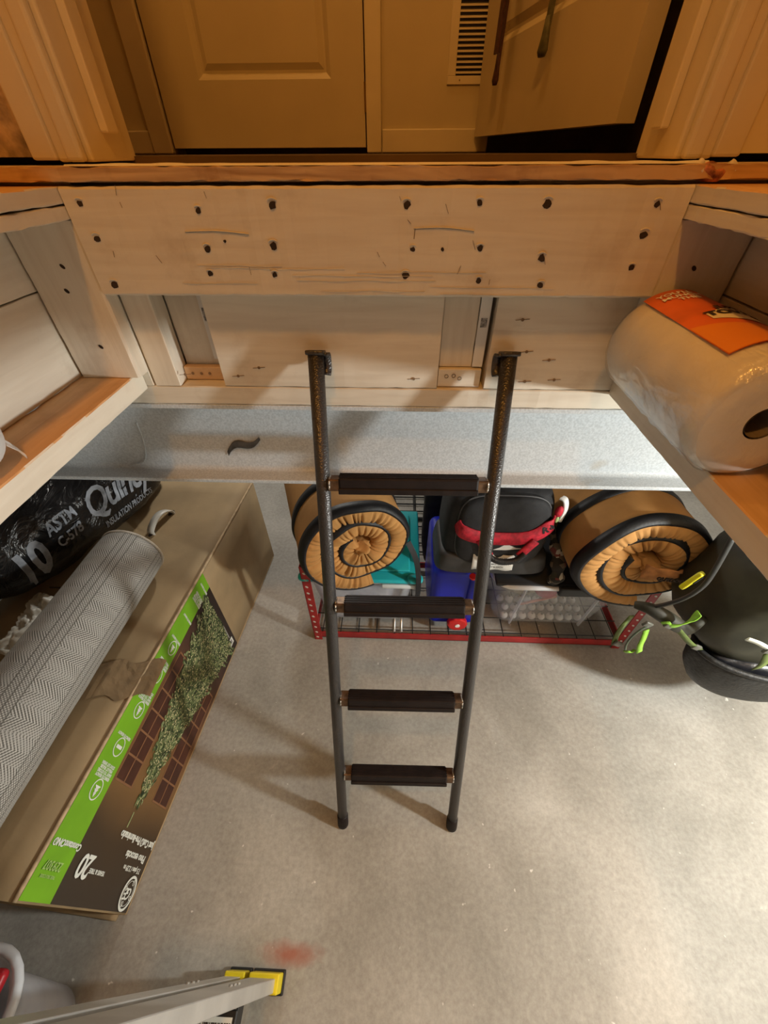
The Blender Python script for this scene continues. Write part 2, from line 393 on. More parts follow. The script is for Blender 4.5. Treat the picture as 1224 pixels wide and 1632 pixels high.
b = B(); box(b, (-.369, .7832, 1.372), (-.358, .7841, 1.395)); obj('stamp', b, bpy.data.materials['grey_stamp'], bk)
b = B(); box(b, (-.72, .806, 1.2605), (.64, .82, 1.577)); obj('backing', b, M['paint_z'], bk)  # hidden closing board, its ends extended to keep stray light out
for x, z in ((.03, 1.281), (-.315, 1.283), (-.27, 1.300), (.235, 1.335), (.28, 1.32), (.245, 1.278), (.30, 1.282), (-.42, 1.285), (.215, 1.39)):
    b = B(); disc(b, (x, .7424, z), (0, -1, 0), .0028, 8, .0006); obj('nail_head', b, M['crack'], bk)
    scratch([(x-.012, z-.001), (x, z), (x+.012, z+.001)], .0008, M['crack'], bk, 'split', .7426)
for x, z in ((.094, 1.283), (.108, 1.284), (.12, 1.279)):
    b = B(); ringd(b, (x, .7517, z), (0, -1, 0), .0035, .0035, .001, (1, 0, 0), 12); obj('nail_head', b, M['crack'], bk)
for x in (-.42, -.402, -.385):
    b = B(); disc(b, (x, .7717, 1.275), (0, -1, 0), .003, 8, .0006); obj('nail_head', b, M['crack'], bk)

# the two framed sides of the hatch
def two_tone(o, mats):
    """raw timber on the upward faces"""
    o.data.materials.clear()
    for m in mats: o.data.materials.append(m)
    for p in o.data.polygons: p.material_index = 1 if p.normal.z > .7 else 0
def side(name, xi_low, xi_up, xo, sgn, seed):
    """sgn = -1 left, +1 right; xi = inner face, xo = outer limit"""
    w_ = struct_empty(name, ((xi_low+xo)/2, 0, 1.254))
    lo = lambda a, c: (min(a, c), max(a, c))
    x0, x1 = lo(xi_low, xo+sgn*.006)
    b = B(); rough_box(b, (x0, -.62, 1.254), (x1, .742, 1.292), .02, .0012, seed, .002)
    o = obj('bottom_plate', b, M['paint_y'], w_); two_tone(o, [M['paint_y'], M['raw_y']])
    x0, x1 = lo(xi_up, xo)
    b = B(); rough_box(b, (x0, -.62, 1.5345), (x1, .742, 1.5525), .015, .0022, seed+1, .0012); obj('top_plate', b, M['paint_y'], w_)
    b = B(); rough_box(b, (x0-.0004, -.62, 1.5532), (x1+.0004, .742, 1.5735), .02, .0012, seed+2, .0015)
    o = obj('top_plate', b, M['paint_y'], w_); two_tone(o, [M['paint_y'], M['raw_y']])
    x0, x1 = lo(xi_up-sgn*.0, xo-sgn*.001)
    b = B(); rough_box(b, (x0, .707, 1.2925), (x1, .7418, 1.534), .02, .001, seed+3, .004); obj('stud', b, M['paint_z'], w_)
    b = B(); rough_box(b, (x0, .20, 1.2925), (x1, .238, 1.534), .02, .001, seed+4, .003); obj('stud', b, M['paint_z'], w_)
    x0, x1 = lo(xo, xo+sgn*.016)
    b = B(); rough_box(b, (x0, -.62, 1.2925), (x1, .742, 1.436), .03, .0012, seed+5, .001); obj('panel', b, M['paint_y'], w_)
    b = B(); rough_box(b, (x0, -.62, 1.438), (x1, .742, 1.577), .03, .0012, seed+6, .001); obj('panel', b, M['paint_y'], w_)
    x0, x1 = lo(xo+sgn*.0165, xo+sgn*.024)
    b = B(); box(b, (x0, -.62, 1.2925), (x1, .742, 1.577)); obj('backing', b, M['paint_y'], w_)  # unseen strip added to block light leaking through the panel gap
    for y, z in ((.706, 1.35), (.706, 1.44), (.706, 1.475)):
        b = B(); disc(b, ((xi_up+xo)/2+sgn*.01*math.sin(z*50), y+.0012, z), (0, -1, 0), .0028, 8, .0006, .0045); obj('nail_hole', b, M['dark_mark'], w_)
    return w_
side('wall_hatch_left', -.507, -.4895, -.605, -1, 30)
side('wall_hatch_right', .412, .398, .512, 1, 40)
# near edge of the hatch
b = B(); rough_box(b, (-.62, -.66, 1.254), (.53, -.622, 1.577), .03, .001, 50, .002); struct('wall_hatch_front', b, M['paint_x'])

# steel beam
sb = thing('steel_beam', 'grey primed steel I-beam running under the white sill plate', 'beam', (.25, .79, 1.014))
X0, X1 = -1.9, 2.4
b = B(); box(b, (X0, .7425, 1.2105), (X1, .8425, 1.2208), .001); obj('flange', b, M['steel'], sb)
b = B(); box(b, (X0, .7425, 1.0140), (X1, .8425, 1.0245), .0025, 2); obj('flange', b, M['steel'], sb)
b = B(); prof = []
for i in range(7):
    a = math.pi/2*i/6; prof.append((.788-.012*(1-math.sin(a)), 1.0245+.012*(1-math.cos(a))))
prof += [(.788, 1.2105), (.796, 1.2105), (.796, 1.0245)]
e0 = [b.verts.new((X0, y, z)) for y, z in prof]; e1 = [b.verts.new((X1, y, z)) for y, z in prof]; n = len(prof)
for k in range(n): b.faces.new((e0[k], e0[(k+1) % n], e1[(k+1) % n], e1[k]))
b.faces.new(e0); b.faces.new(list(reversed(e1))); obj('web', b, M['steel'], sb)
# paint run on the web at the left
b = B(); tube(b, smooth_path([(-.60, .7873, 1.15), (-.603, .7873, 1.11), (-.612, .7868, 1.07), (-.625, .784, 1.045), (-.66, .780, 1.034)], 6), .0022, 6, True, None, .7); obj('paint_run', b, M['steel'], sb, True)
# torn dark sticker, curling at one corner
b = B(); g = []
for i in range(11):
    row = []
    for j in range(5):
        s = i/10; t = j/4-.5
        wd = .022*(1-.65*abs(s-.45)*1.4)
        row.append(b.verts.new((-.408+.088*s, .7868-.0012-.010*max(0, s-.72)*3.0*abs(t+.3), 1.070+.046*s**.8+.010*math.sin(s*6.3)+t*wd)))
    g.append(row)
for i in range(10):
    for j in range(4): b.faces.new((g[i][j], g[i+1][j], g[i+1][j+1], g[i][j+1]))
o = obj('torn_sticker', b, mk('dark_grey_sticker', (.09, .095, .10), .5, var=.3, vscale=40), sb, True)
md = o.modifiers.new('s', 'SOLIDIFY'); md.thickness = .0006

# ------------------------------------------------------------------ doorway and hall above
def grooved_panel(bm, x0, x1, z0, z1, th, px0, px1, pz0, pz1, Mx):
    """slab (front at y=0, thickness +y) with one moulded panel"""
    def rect(a, c, e, f, y): return [Mx @ V(a, y, e), Mx @ V(c, y, e), Mx @ V(c, y, f), Mx @ V(a, y, f)]
    R = [rect(x0, x1, z0, z1, 0), rect(px0, px1, pz0, pz1, 0)]
    for ins, dp in ((.006, .004), (.014, .011), (.020, .011), (.034, .004)):
        R.append(rect(px0+ins, px1-ins, pz0+ins, pz1-ins, dp))
    Rv = [[bm.verts.new(p) for p in r] for r in R]
    for i in range(len(Rv)-1):
        for k in range(4): bm.faces.new((Rv[i][k], Rv[i][(k+1) % 4], Rv[i+1][(k+1) % 4], Rv[i+1][k]))
    bm.faces.new(Rv[-1])
    bkv = [bm.verts.new(p) for p in rect(x0, x1, z0, z1, th)]
    for k in range(4): bm.faces.new((Rv[0][k], bkv[k], bkv[(k+1) % 4], Rv[0][(k+1) % 4]))
    bm.faces.new(list(reversed(bkv)))
ZT = 3.62
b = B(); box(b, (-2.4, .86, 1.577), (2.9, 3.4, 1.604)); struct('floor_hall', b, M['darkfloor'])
hw = struct_empty('wall_hall', (0, 1.75, 1.604))
for a, c in (((-2.4, 1.76, 1.604), (-.765, 1.86, 4.05)), ((-.115, 1.76, 1.604), (.27, 1.86, 4.05)), ((-.765, 1.76, ZT+.02), (-.115, 1.86, 4.05)), ((.27, 1.76, ZT), (1.05, 1.86, 4.05)), ((1.05, 1.76, 1.604), (2.9, 1.86, 4.05))):
    b = B(); box(b, a, c); obj('plaster', b, M['hallwall'], hw)
dr = struct_empty('door_1', (-.44, 1.765, 1.621))
b = B(); grooved_panel(b, -.757, -.1215, 1.6195, ZT, .035, -.628, -.222, 1.772, 2.6, Matrix.Translation((0, 1.757, 0))); obj('slab', b, M['doorpaint'], dr)
b = B(); tube(b, [(-.119, 1.752, 1.70), (-.119, 1.752, 1.765)], .004, 8); obj('hinge', b, mk('brass', (.5, .33, .1), .35, 1.0), dr)
def trim(name, a, c, bev=.003, m='trimpaint'):
    b = B(); box(b, a, c, bev, 2); return struct(name, b, M[m])
trim('trim_1', (-.825, 1.742, 1.606), (-.762, 1.76, 3.7))
trim('trim_2', (-.117, 1.742, 1.606), (-.070, 1.76, 3.7))
trim('baseboard_left', (-2.3, 1.748, 1.606), (-.827, 1.76, 1.662))
trim('baseboard_right', (-.068, 1.748, 1.606), (.27, 1.76, 1.662))
# dark room beyond the open door
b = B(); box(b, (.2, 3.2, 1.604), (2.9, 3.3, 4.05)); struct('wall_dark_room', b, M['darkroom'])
b = B(); box(b, (-1.0, 1.87, 1.604), (.15, 1.90, 4.05)); struct('wall_gap_backing', b, M['darkroom'])  # added dark wall so the gap under the closed door stays dark
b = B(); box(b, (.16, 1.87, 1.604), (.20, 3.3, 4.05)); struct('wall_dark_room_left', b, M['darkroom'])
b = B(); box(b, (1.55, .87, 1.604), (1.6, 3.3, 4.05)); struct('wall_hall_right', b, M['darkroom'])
b = B(); box(b, (-1.6, .87, 1.604), (-1.55, 1.76, 4.05)); struct('wall_hall_left', b, M['hallwall'])
# floor register in the dark room
b = B(); box(b, (.70, 2.30, 1.604), (.80, 2.45, 1.612), .001); o = obj('floor_register', b, M['black']); tag(recenter(o), 'small black floor register on the dark floor beyond the open door', 'vent')
# open door
A_, B_ = V(.225, 1.735, 0), V(.362, .960, 0); dx = (B_-A_); ln = dx.length; dx.normalize()
nrm = V(dx.y, -dx.x, 0)   # points to -x side
if nrm.x > 0: nrm = -nrm
Mx = Matrix((dx, -nrm, V(0, 0, 1))).transposed().to_4x4(); Mx.translation = A_
od = struct_empty('door_2', (A_.x, A_.y, 1.642))
b = B(); grooved_panel(b, 0, ln, 1.642, 3.6, .035, .10, ln-.13, 1.815, 2.6, Mx); obj('slab', b, M['doorpaint'], od)
# vent grille
vg = thing('vent_grille', 'cream metal air return grille with dark slots on the hall wall', 'vent', (.21, 1.755, 1.76))
b = B()
for a, c in (((.128, 1.7545, 1.757), (.30, 1.7598, 1.775)), ((.128, 1.7545, 2.10), (.30, 1.7598, 2.12)), ((.128, 1.7545, 1.775), (.152, 1.7598, 2.10)), ((.276, 1.7545, 1.775), (.30, 1.7598, 2.10))): box(b, a, c, .001)
obj('frame', b, M['trimpaint'], vg)
b = B(); box(b, (.152, 1.7592, 1.775), (.276, 1.7599, 2.10)); obj('dark_duct', b, M['black'], vg)
for k in range(31):
    b = B(); z = 1.7805+k*.0105; vs = box(b, (.152, 1.7543, z), (.276, 1.7592, z+.0028)); 
    for v in vs: v.co.z += (v.co.y-1.757)*.5
    obj('slat', b, M['trimpaint'], vg)
b = B(); disc(b, (.165, 1.7542, 1.766), (0, -1, 0), .002, 8, .001); obj('screw', b, M['crack'], vg)
# straps hanging on the open door
def strap(name, label, x, y, z0, mat, wd, lean, tail):
    t = thing(name, label, 'strap', (x, y, z0), 'straps hanging on the open door')
    b = B(); pts = smooth_path([(x+lean*2, y, 2.15), (x+lean, y-.004, 1.95), (x+.3*lean, y, z0+.06), (x, y, z0+.02)], 6); ribbon(b, pts, wd, .004, dx); obj('webbing', b, mat, t)
    b = B(); tube(b, [(x, y, z0+.055), (x, y, z0+.03), (x-.001, y, z0+.008), (x-.001, y, z0)], .01, 10, True, [wd*.4, wd*.55, wd*.75, wd*.5], .5, nrm); obj('strap_end', b, mat, t, True)
    if tail:
        b = B(); pts = smooth_path([(x+lean*2-.012, y-.03, 2.15), (x+lean-.012, y-.03, 1.98), (x-.012, y-.03, z0+tail)], 6); ribbon(b, pts, wd*1.2, .004, dx); obj('webbing', b, mat, t)
mst = mk('dark_maroon_webbing', (.07, .025, .02), .7, var=.2, vscale=80); msg = mk('grey_green_webbing', (.10, .095, .045), .7, var=.2, vscale=80)
strap('hanging_strap', 'thin dark maroon strap with a doubled tail hanging on the open door', .236, 1.52, 1.735, mst, .020, .006, .05)
strap('hanging_strap', 'grey green strap with a wide soft end hanging on the open door', .290, 1.28, 1.755, msg, .024, .006, 0)

# door frame of the hatch doorway
def jamb(side_, xi, sg):
    # sg: direction away from the opening
    f = lambda a, c: (min(a, c), max(a, c))
    k = 3 if sg < 0 else 6
    x0, x1 = f(xi, xi+sg*.016); trim('trim_%d' % k, (x0, .742, 1.5985), (x1, .868, 3.65))
    x0, x1 = f(xi-sg*.012, xi+sg*.0); trim('trim_%d' % (k+1), (x0, .785, 1.630), (x1, .815, 3.65), .002)
    # casing with a raised band and a flat
    cs = struct_empty('trim_%d' % (k+2), (xi+sg*.04, .735, 1.60))
    x0, x1 = f(xi+sg*.006, xi+sg*.030); b = B(); box(b, (x0, .727, 1.5985), (x1, .742, 3.65), .005, 3); obj('raised_band', b, M['trimpaint'], cs)
    x0, x1 = f(xi+sg*.028, xi+sg*.046); b = B(); box(b, (x0, .733, 1.5985), (x1, .742, 3.65), .004, 2); obj('cove', b, M['trimpaint'], cs)
    x0, x1 = f(xi+sg*.044, xi+sg*.080); b = B(); box(b, (x0, .729, 1.6005), (x1, .742, 3.65), .003, 2); obj('flat', b, M['trimpaint'], cs)
jamb('left', -.443, -1); jamb('right', .372, 1)
b = B(); box(b, (-2.4, .742, 1.604), (-.459, .868, 4.05)); struct('wall_doorway_left', b, M['osb'])
b = B(); box(b, (.388, .742, 1.604), (2.9, .868, 4.05)); struct('wall_doorway_right', b, M['trimpaint'])
b = B(); box(b, (-.459, .742, 3.66), (.388, .868, 4.05)); struct('wall_doorway_top', b, M['trimpaint'])
# upper room the hatch opens into
b = B(); box(b, (-2.4, -2.1, 4.05), (2.9, 3.4, 4.15)); struct('ceiling_upper', b, M['roomwall'])
for nm, a, c in (('wall_upper_left', (-1.7, -1.5, 1.596), (-1.6, .742, 4.05)), ('wall_upper_right', (1.6, -1.5, 1.596), (1.7, .742, 4.05)), ('wall_upper_front', (-1.7, -1.6, 1.596), (1.7, -1.5, 4.05))):
    b = B(); box(b, a, c); struct(nm, b, M['roomwall'])

# ------------------------------------------------------------------ metal ladder
def hammered():
    m, nt, p = newmat('hammered_dark_grey_enamel'); N = nt.nodes; L = nt.links
    p.inputs['Base Color'].default_value = (.075, .072, .072, 1); p.inputs['Metallic'].default_value = .55; p.inputs['Roughness'].default_value = .34
    tc = N.new('ShaderNodeTexCoord'); v = N.new('ShaderNodeTexVoronoi'); v.inputs['Scale'].default_value = 330; L.new(tc.outputs['Object'], v.inputs['Vector'])
    b = N.new('ShaderNodeBump'); b.inputs['Strength'].default_value = .5; b.inputs['Distance'].default_value = .0012; L.new(v.outputs['Distance'], b.inputs['Height']); L.new(b.outputs[0], p.inputs['Normal'])
    return m
M['hammer'] = hammered()
M['rubber'] = mk('dark_brown_rubber_tread', (.014, .009, .008), .55, spec=.3, var=.15, vscale=40, bump=.1, bscale=300)
M['rungmetal'] = mk('bare_brownish_steel', (.16, .10, .06), .4, .6, var=.3, vscale=60)
M['weld'] = mk('bright_weld', (.6, .58, .54), .3, 1.0, var=.3, vscale=200, bump=.6, bscale=300)
FT = V(.0265, .2593, 0); LD = V(-.0017, .3255, .9455).normalized(); LX = V(math.cos(.0145), math.sin(.0145), 0)
LX = (LX-LD*LX.dot(LD)).normalized(); LN = LX.cross(LD)  # toward the viewer
if LN.y > 0: LN = -LN
LL = 1.42
lad = thing('ladder', 'dark hammered metal ladder with four rungs leaning against the framing', 'ladder', FT)
for s in (-1, 1):
    base = FT+LX*s*.175
    b = B(); tube(b, [base+LD*.012, base+LD*.5, base+LD*1.0, base+LD*LL], .0148, 18, True, None, 1.0, LN); rail = obj('rail', b, M['hammer'], lad, True)
    b = B(); c = base
    tube(b, [V(c.x, c.y, .0005), c+LD*.012, c+LD*.045, c+LD*.05], .0175, 16, True, [.0172, .0176, .0172, .0155], 1.0, LN)
    sole = -LN
    tube(b, [c+LD*.02+sole*.008, c+LD*.075+sole*.011, c+LD*.085+sole*.010], .011, 10, True, [.012, .011, .005], 1.0, LN)
    obj('foot_cap', b, M['rubber'], rail, True)
    # top hook: flat bracket that turns back over the inside of the rail
    b = B(); t = base+LD*(LL-.004); inn = -s*LX
    box(b, (-.0165, -.0165, -.004), (.0165, .0165, .004), .002, 2, Matrix.Translation(t) @ Matrix((LX, LN, LD)).transposed().to_4x4())
    pts = smooth_path([t+inn*.012+LN*.002-LD*.003, t+inn*.016-LN*.010-LD*.003, t+inn*.017-LN*.014-LD*.013, t+inn*.017-LN*.013-LD*.030, t+inn*.016-LN*.008-LD*.038], 5)
    ribbon(b, pts, .018, .005, LX); obj('hook', b, M['hammer'], rail, True)
ML = Matrix((LX, LN, LD)).transposed().to_4x4()
for k in range(4):
    c = FT+LD*(.2509+.305*k)
    Mk = Matrix.Translation(c) @ ML
    b = B(); box(b, (-.163, -.017, -.013), (.163, .015, .013), .003, 2, Mk); rung = obj('rung', b, M['rungmetal'], lad)
    b = B(); box(b, (-.141, -.019, -.0165), (.141, .0205, .0175), .004, 2, Mk)
    box(b, (-.141, .0195, -.0165), (.141, .0235, -.004), .0015, 1, Mk)
    for q in range(4): box(b, (-.141, -.012+q*.008, .0170), (.141, -.009+q*.008, .0186), 0, 1, Mk)
    obj('tread', b, M['rubber'], rung)
    for s in (-1, 1):
        b = B(); ring = [Mk @ V(s*.1605, .017*math.cos(a), .0145*math.sin(a)) for a in [2*math.pi*i/14 for i in range(15)]]
        tube(b, ring, .0022, 6); obj('weld_bead', b, M['weld'], rung, True)

# ------------------------------------------------------------------ paper towel roll in its wrap, on the right plate
def towelmat():
    m = mk('quilted_paper_towel', (.82, .78, .70), .7, var=.05, vscale=14, bump=.5, bscale=50)
    return m
pt = thing('paper_towel_roll', 'fat paper towel roll in clear wrap with an orange label on the right plate', 'paper towels', (.432, .56, 1.292))
yc0, yc1, RC = .425, .700, .0775; CX, CZ = .4285, 1.292+.0785
b = B(); nseg = 64; rows = []
for y, r in [(yc0+.0, .021), (yc0, .05), (yc0+.001, .068), (yc0+.006, .0755), (yc0+.018, RC), ] + [(yc0+.018+(yc1-yc0-.036)*i/14, RC) for i in range(1, 15)] + [(yc1-.006, .0745), (yc1, .06), (yc1, .02)]:
    row = []
    for k in range(nseg):
        a = 2*math.pi*k/nseg; rr = r + (.0016*noise.noise(V(math.cos(a)*3, math.sin(a)*3, y*16)) if r > .07 else 0)
        if math.sin(a) < -.9: rr = min(rr, .0775/abs(math.sin(a))*1.0)
        row.append(b.verts.new((CX+math.cos(a)*rr, y, CZ+math.sin(a)*rr)))
    rows.append(row)
for i in range(len(rows)-1):
    for k in range(nseg): b.faces.new((rows[i][k], rows[i][(k+1) % nseg], rows[i+1][(k+1) % nseg], rows[i+1][k]))
obj('roll', b, towelmat(), pt, True)
b = B(); tube(b, [(CX, yc0+.0005, CZ), (CX, yc0+.10, CZ)], .021, 24, False); tube(b, [(CX, yc0+.0005, CZ), (CX, yc0+.10, CZ)], .019, 24, False)
disc(b, (CX, yc0+.09, CZ), (0, -1, 0), .0195, 20)
obj('cardboard_core', b, mk('grey_card_core', (.20, .16, .12), .9, var=.2), pt)
def film():
    m, nt, p = newmat('clear_wrap_film'); N = nt.nodes; L = nt.links
    out = N['Material Output']; tr = N.new('ShaderNodeBsdfTransparent'); gl = N.new('ShaderNodeBsdfGlossy'); gl.inputs['Roughness'].default_value = .18
    mx = N.new('ShaderNodeMixShader'); fr = N.new('ShaderNodeLayerWeight'); fr.inputs['Blend'].default_value = .25
    mm = N.new('ShaderNodeMath'); mm.operation = 'MULTIPLY_ADD'; mm.inputs[1].default_value = .34; mm.inputs[2].default_value = .11
    L.new(fr.outputs['Facing'], mm.inputs[0]); L.new(mm.outputs[0], mx.inputs[0]); L.new(tr.outputs[0], mx.inputs[1]); L.new(gl.outputs[0], mx.inputs[2]); L.new(mx.outputs[0], out.inputs[0])
    tc = N.new('ShaderNodeTexCoord'); mp = N.new('ShaderNodeMapping'); mp.inputs['Scale'].default_value = (70, 14, 30); L.new(tc.outputs['Object'], mp.inputs[0])
    n = N.new('ShaderNodeTexNoise'); n.inputs['Scale'].default_value = 1; n.inputs['Detail'].default_value = 5; n.inputs['Distortion'].default_value = 1.2; L.new(mp.outputs[0], n.inputs['Vector'])
    bp = N.new('ShaderNodeBump'); bp.inputs['Strength'].default_value = .9; bp.inputs['Distance'].default_value = .006; L.new(n.outputs['Fac'], bp.inputs['Height']); L.new(bp.outputs[0], gl.inputs['Normal'])
    return m
M['film'] = film()
b = B(); rows = []
for i in range(40):
    y = yc0-.002+(yc1-yc0+.004)*i/39; e = min(i, 39-i); rr0 = RC+.0022 if e > 1 else (RC-.001 if e == 1 else RC-.008)
    row = []
    for k in range(nseg):
        a = 2*math.pi*k/nseg; rr = rr0+.0012*noise.noise(V(math.cos(a)*7, math.sin(a)*7, y*50))
        # loose gathers low on the hatch side
        if math.cos(a) < -.3 and math.sin(a) < -.1: rr += .0035*max(0, noise.noise(V(a*3, y*75, 3)))
        z = CZ+math.sin(a)*rr
        row.append(b.verts.new((CX+math.cos(a)*rr, y, max(z, 1.2924))))
    rows.append(row)
for i in range(39):
    for k in range(nseg): b.faces.new((rows[i][k], rows[i][(k+1) % nseg], rows[i+1][(k+1) % nseg], rows[i+1][k]))
obj('clear_wrap', b, M['film'], pt, True)
def arcpatch(a0, a1, y0, y1, dr, fn=None, na=20, ny=10):
    b = B(); g = []
    for i in range(na+1):
        row = []
        for j in range(ny+1):
            s, t = i/na, j/ny
            if fn: s, t = fn(s, t)
            a = math.radians(a0+(a1-a0)*s); y = y0+(y1-y0)*t; row.append(b.verts.new((CX+math.cos(a)*(RC+dr), y, CZ+math.sin(a)*(RC+dr))))
        g.append(row)
    for i in range(na):
        for j in range(ny): b.faces.new((g[i][j], g[i+1][j], g[i+1][j+1], g[i][j+1]))
    return b
lab = obj('label', arcpatch(52, 128, yc0+.045, yc1-.012, .0030), mk('orange_red_label', (.72, .14, .02), .4, var=.15, vscale=14), pt, True)
obj('label_orange_corner', arcpatch(60, 127.5, yc0+.0455, yc0+.13, .0036, lambda s, t: (s, t*(.35+.65*s))), mk('bright_orange_label', (.85, .27, .02), .4, var=.05), lab, True)
obj('label_cream_swoosh', arcpatch(72, 108, yc0+.105, yc1-.10, .0038, lambda s, t: (s, .5+(t-.5)*(1.0-.75*s))), mk('cream_label', (.85, .75, .5), .5, var=.04), lab, True)
def arctext(name, s, size, mat, ang, y, bold, parent, dr=.0048):
    bm = text_bm(s, size, bold, depth=0); bmesh.ops.triangulate(bm, faces=bm.faces[:])
    bmesh.ops.subdivide_edges(bm, edges=[e for e in bm.edges if e.calc_length() > .006], cuts=1)
    for v in bm.verts:
        a = math.radians(ang)-v.co.x/RC; yy = y+v.co.y
        # read from the camera side: text runs away from the viewer
        v.co = V(CX+math.cos(a)*(RC+dr), yy, CZ+math.sin(a)*(RC+dr))
    return obj(name, bm, mat, parent)
for i, (s, sz) in enumerate((("YOU'LL", .013), ('MUNCH', .013), ('THIS', .013))): arctext('label_text', s, sz, M['print_white'], 104-i*3, yc1-.032-i*.0135, .0004, lab)
arctext('label_text', 'TOWELS', .020, M['dark_mark'], 80, yc0+.145, .001, lab); arctext('label_text', 'JUMBO', .015, M['dark_mark'], 78, yc0+.165, .0008, lab)
# wrapped roll end on the left plate
wr = thing('wrapped_roll', 'grey white wrapped roll standing at the end of the left plate', 'paper roll', (-.565, .395, 1.292))
b = B(); sellip(b, (-.568, .392, 1.352), (.058, .062, .0595), .75, 36, 20); obj('roll', b, mk('greyish_white_paper', (.62, .61, .59), .6, var=.06, bump=.2, bscale=30), wr, True)
b = B(); pts = [V(-.545, .452, 1.310), V(-.538, .455, 1.300), V(-.522, .446, 1.2935)]; 
g = [[b.verts.new(p+V(0, 0, -.0)) for p in (pts[i]+V(-.012, .003, .012)*(1-i*.4), pts[i], pts[i]+V(.010, -.010, .002))] for i in range(3)]
for i in range(2):
    for k in range(2): b.faces.new((g[i][k], g[i+1][k], g[i+1][k+1], g[i][k+1]))
o = obj('film_tip', b, M['white'], wr); md = o.modifiers.new('s', 'SOLIDIFY'); md.thickness = .0006

# ------------------------------------------------------------------ tree box with print
CARD = mk('brown_cardboard', (.40, .285, .155), .75, var=.10, vscale=5, bump=.06, bscale=120)
CARDE = mk('scuffed_card_edge', (.55, .40, .24), .8, var=.15, vscale=40)
S0 = V(-.745, .028, 0); S1 = V(-.651, 1.393, 0); SY = (S1-S0).normalized(); SN = V(SY.y, -SY.x, 0); BL = (S1-S0).length; BW, BH = .62, .502
def P(s, t, d=0): return S0+SY*s+V(0, 0, t)+SN*d     # point on the printed side: along, height, proud
tb = thing('tree_box', 'long brown cardboard box with a lime stripe and a picture of a decorated tree', 'box', S0-SN*BW/2+SY*BL/2)
def slab(name, pts, nv, th, mat, parent, bev=.002):
    b = B(); a = [b.verts.new(p) for p in pts]; c = [b.verts.new(p-nv*th) for p in pts]; n = len(pts)
    b.faces.new(a); b.faces.new(c)
    for k in range(n): b.faces.new((a[k], a[(k+1) % n], c[(k+1) % n], c[k]))
    return obj(name, b, mat, parent)
def panelgrid(name, fn, nu, nv, nrm_, th, mat, parent):
    """slightly bowed cardboard panel"""
    b = B(); f = [[b.verts.new(fn(i/nu, j/nv)) for j in range(nv+1)] for i in range(nu+1)]; k = [[b.verts.new(v.co-nrm_*th) for v in r] for r in f]
    for i in range(nu):
        for j in range(nv):
            b.faces.new((f[i][j], f[i+1][j], f[i+1][j+1], f[i][j+1])); b.faces.new((k[i][j], k[i][j+1], k[i+1][j+1], k[i+1][j]))
    for i in range(nu): b.faces.new((f[i][0], k[i][0], k[i+1][0], f[i+1][0])); b.faces.new((f[i][nv], f[i+1][nv], k[i+1][nv], k[i][nv]))
    for j in range(nv): b.faces.new((f[0][j], f[0][j+1], k[0][j+1], k[0][j])); b.faces.new((f[nu][j], k[nu][j], k[nu][j+1], f[nu][j+1]))
    return obj(name, b, mat, parent, True)
Zv = V(0, 0, 1)
panelgrid('side_panel', lambda s, t: P(s*BL, .001+t*(BH-.001), 0), 8, 4, SN, .005, CARD, tb)
panelgrid('side_panel', lambda s, t: P(s*BL, .001+t*(BH-.001), -BW+.005), 8, 4, SN, .005, CARD, tb)
panelgrid('top_panel', lambda s, t: P(s*BL, BH, -t*BW)+Zv*(-.006*math.sin(math.pi*s)*math.sin(math.pi*t)), 14, 10, Zv, .005, CARD, tb)
panelgrid('end_panel', lambda s, t: P(0, .003+t*(BH-.008), -.005-s*(BW-.01))+SY*(.012*math.sin(math.pi*s)*math.sin(math.pi*t)), 8, 6, -SY, .005, CARD, tb)
panelgrid('end_panel', lambda s, t: P(BL, .003+t*(BH-.008), -.005-s*(BW-.01)), 4, 4, SY, .005, CARD, tb)
panelgrid('bottom_panel', lambda s, t: P(s*BL, .0005, -t*BW)-Zv*0, 4, 4, -Zv, .004, CARD, tb)
# bent lower edge at the near end
b = B(); tube(b, [P(-.004, .006, -.02-i*.02)+V(0, 0, .002*math.sin(i)) for i in range(29)], .011, 10, True, None, .6); obj('bent_flap', b, CARD, tb, True)
b = B(); tube(b, [P(i*.02, BH-.001, -.002)+V(0, 0, .0012*noise.noise(V(i, 3, 1))) for i in range(int(BL/.02)+1)], .0042, 8); obj('worn_edge', b, CARDE, tb, True)
b = B(); tube(b, [P(i*.03, .005, -.002)+V(0, 0, .001*noise.noise(V(i, 9, 1))) for i in range(int(BL/.03)+1)], .0045, 8); obj('worn_edge', b, CARD, tb, True)
# seam and packing tape on the top
b = B(); box(b, (-1.19, .787, BH-.0035), (-.96, .790, BH+.0005)); obj('flap_seam', b, mk('dark_seam_line', (.10, .07, .035), .9), tb)  # thin dark strip marks the flap seam
TAPE = mk('brown_packing_tape', (.32, .22, .12), .28, var=.12, vscale=20, bump=.5, bscale=24)
b = B(); g = []
for i in range(25):
    row = []
    for j in range(9):
        s = i/24; t = j/8; x = -.665-.30*s; y = .435+.105*t+.008*math.sin(s*17)+.006*noise.noise(V(s*9, t*3, 2))-s*.02
        row.append(b.verts.new((x, y, BH+.001+.0035*abs(noise.noise(V(s*11, t*5, 7))))))
    g.append(row)
for i in range(24):
    for j in range(8): b.faces.new((g[i][j], g[i+1][j], g[i+1][j+1], g[i][j+1]))
o = obj('packing_tape', b, TAPE, tb, False)
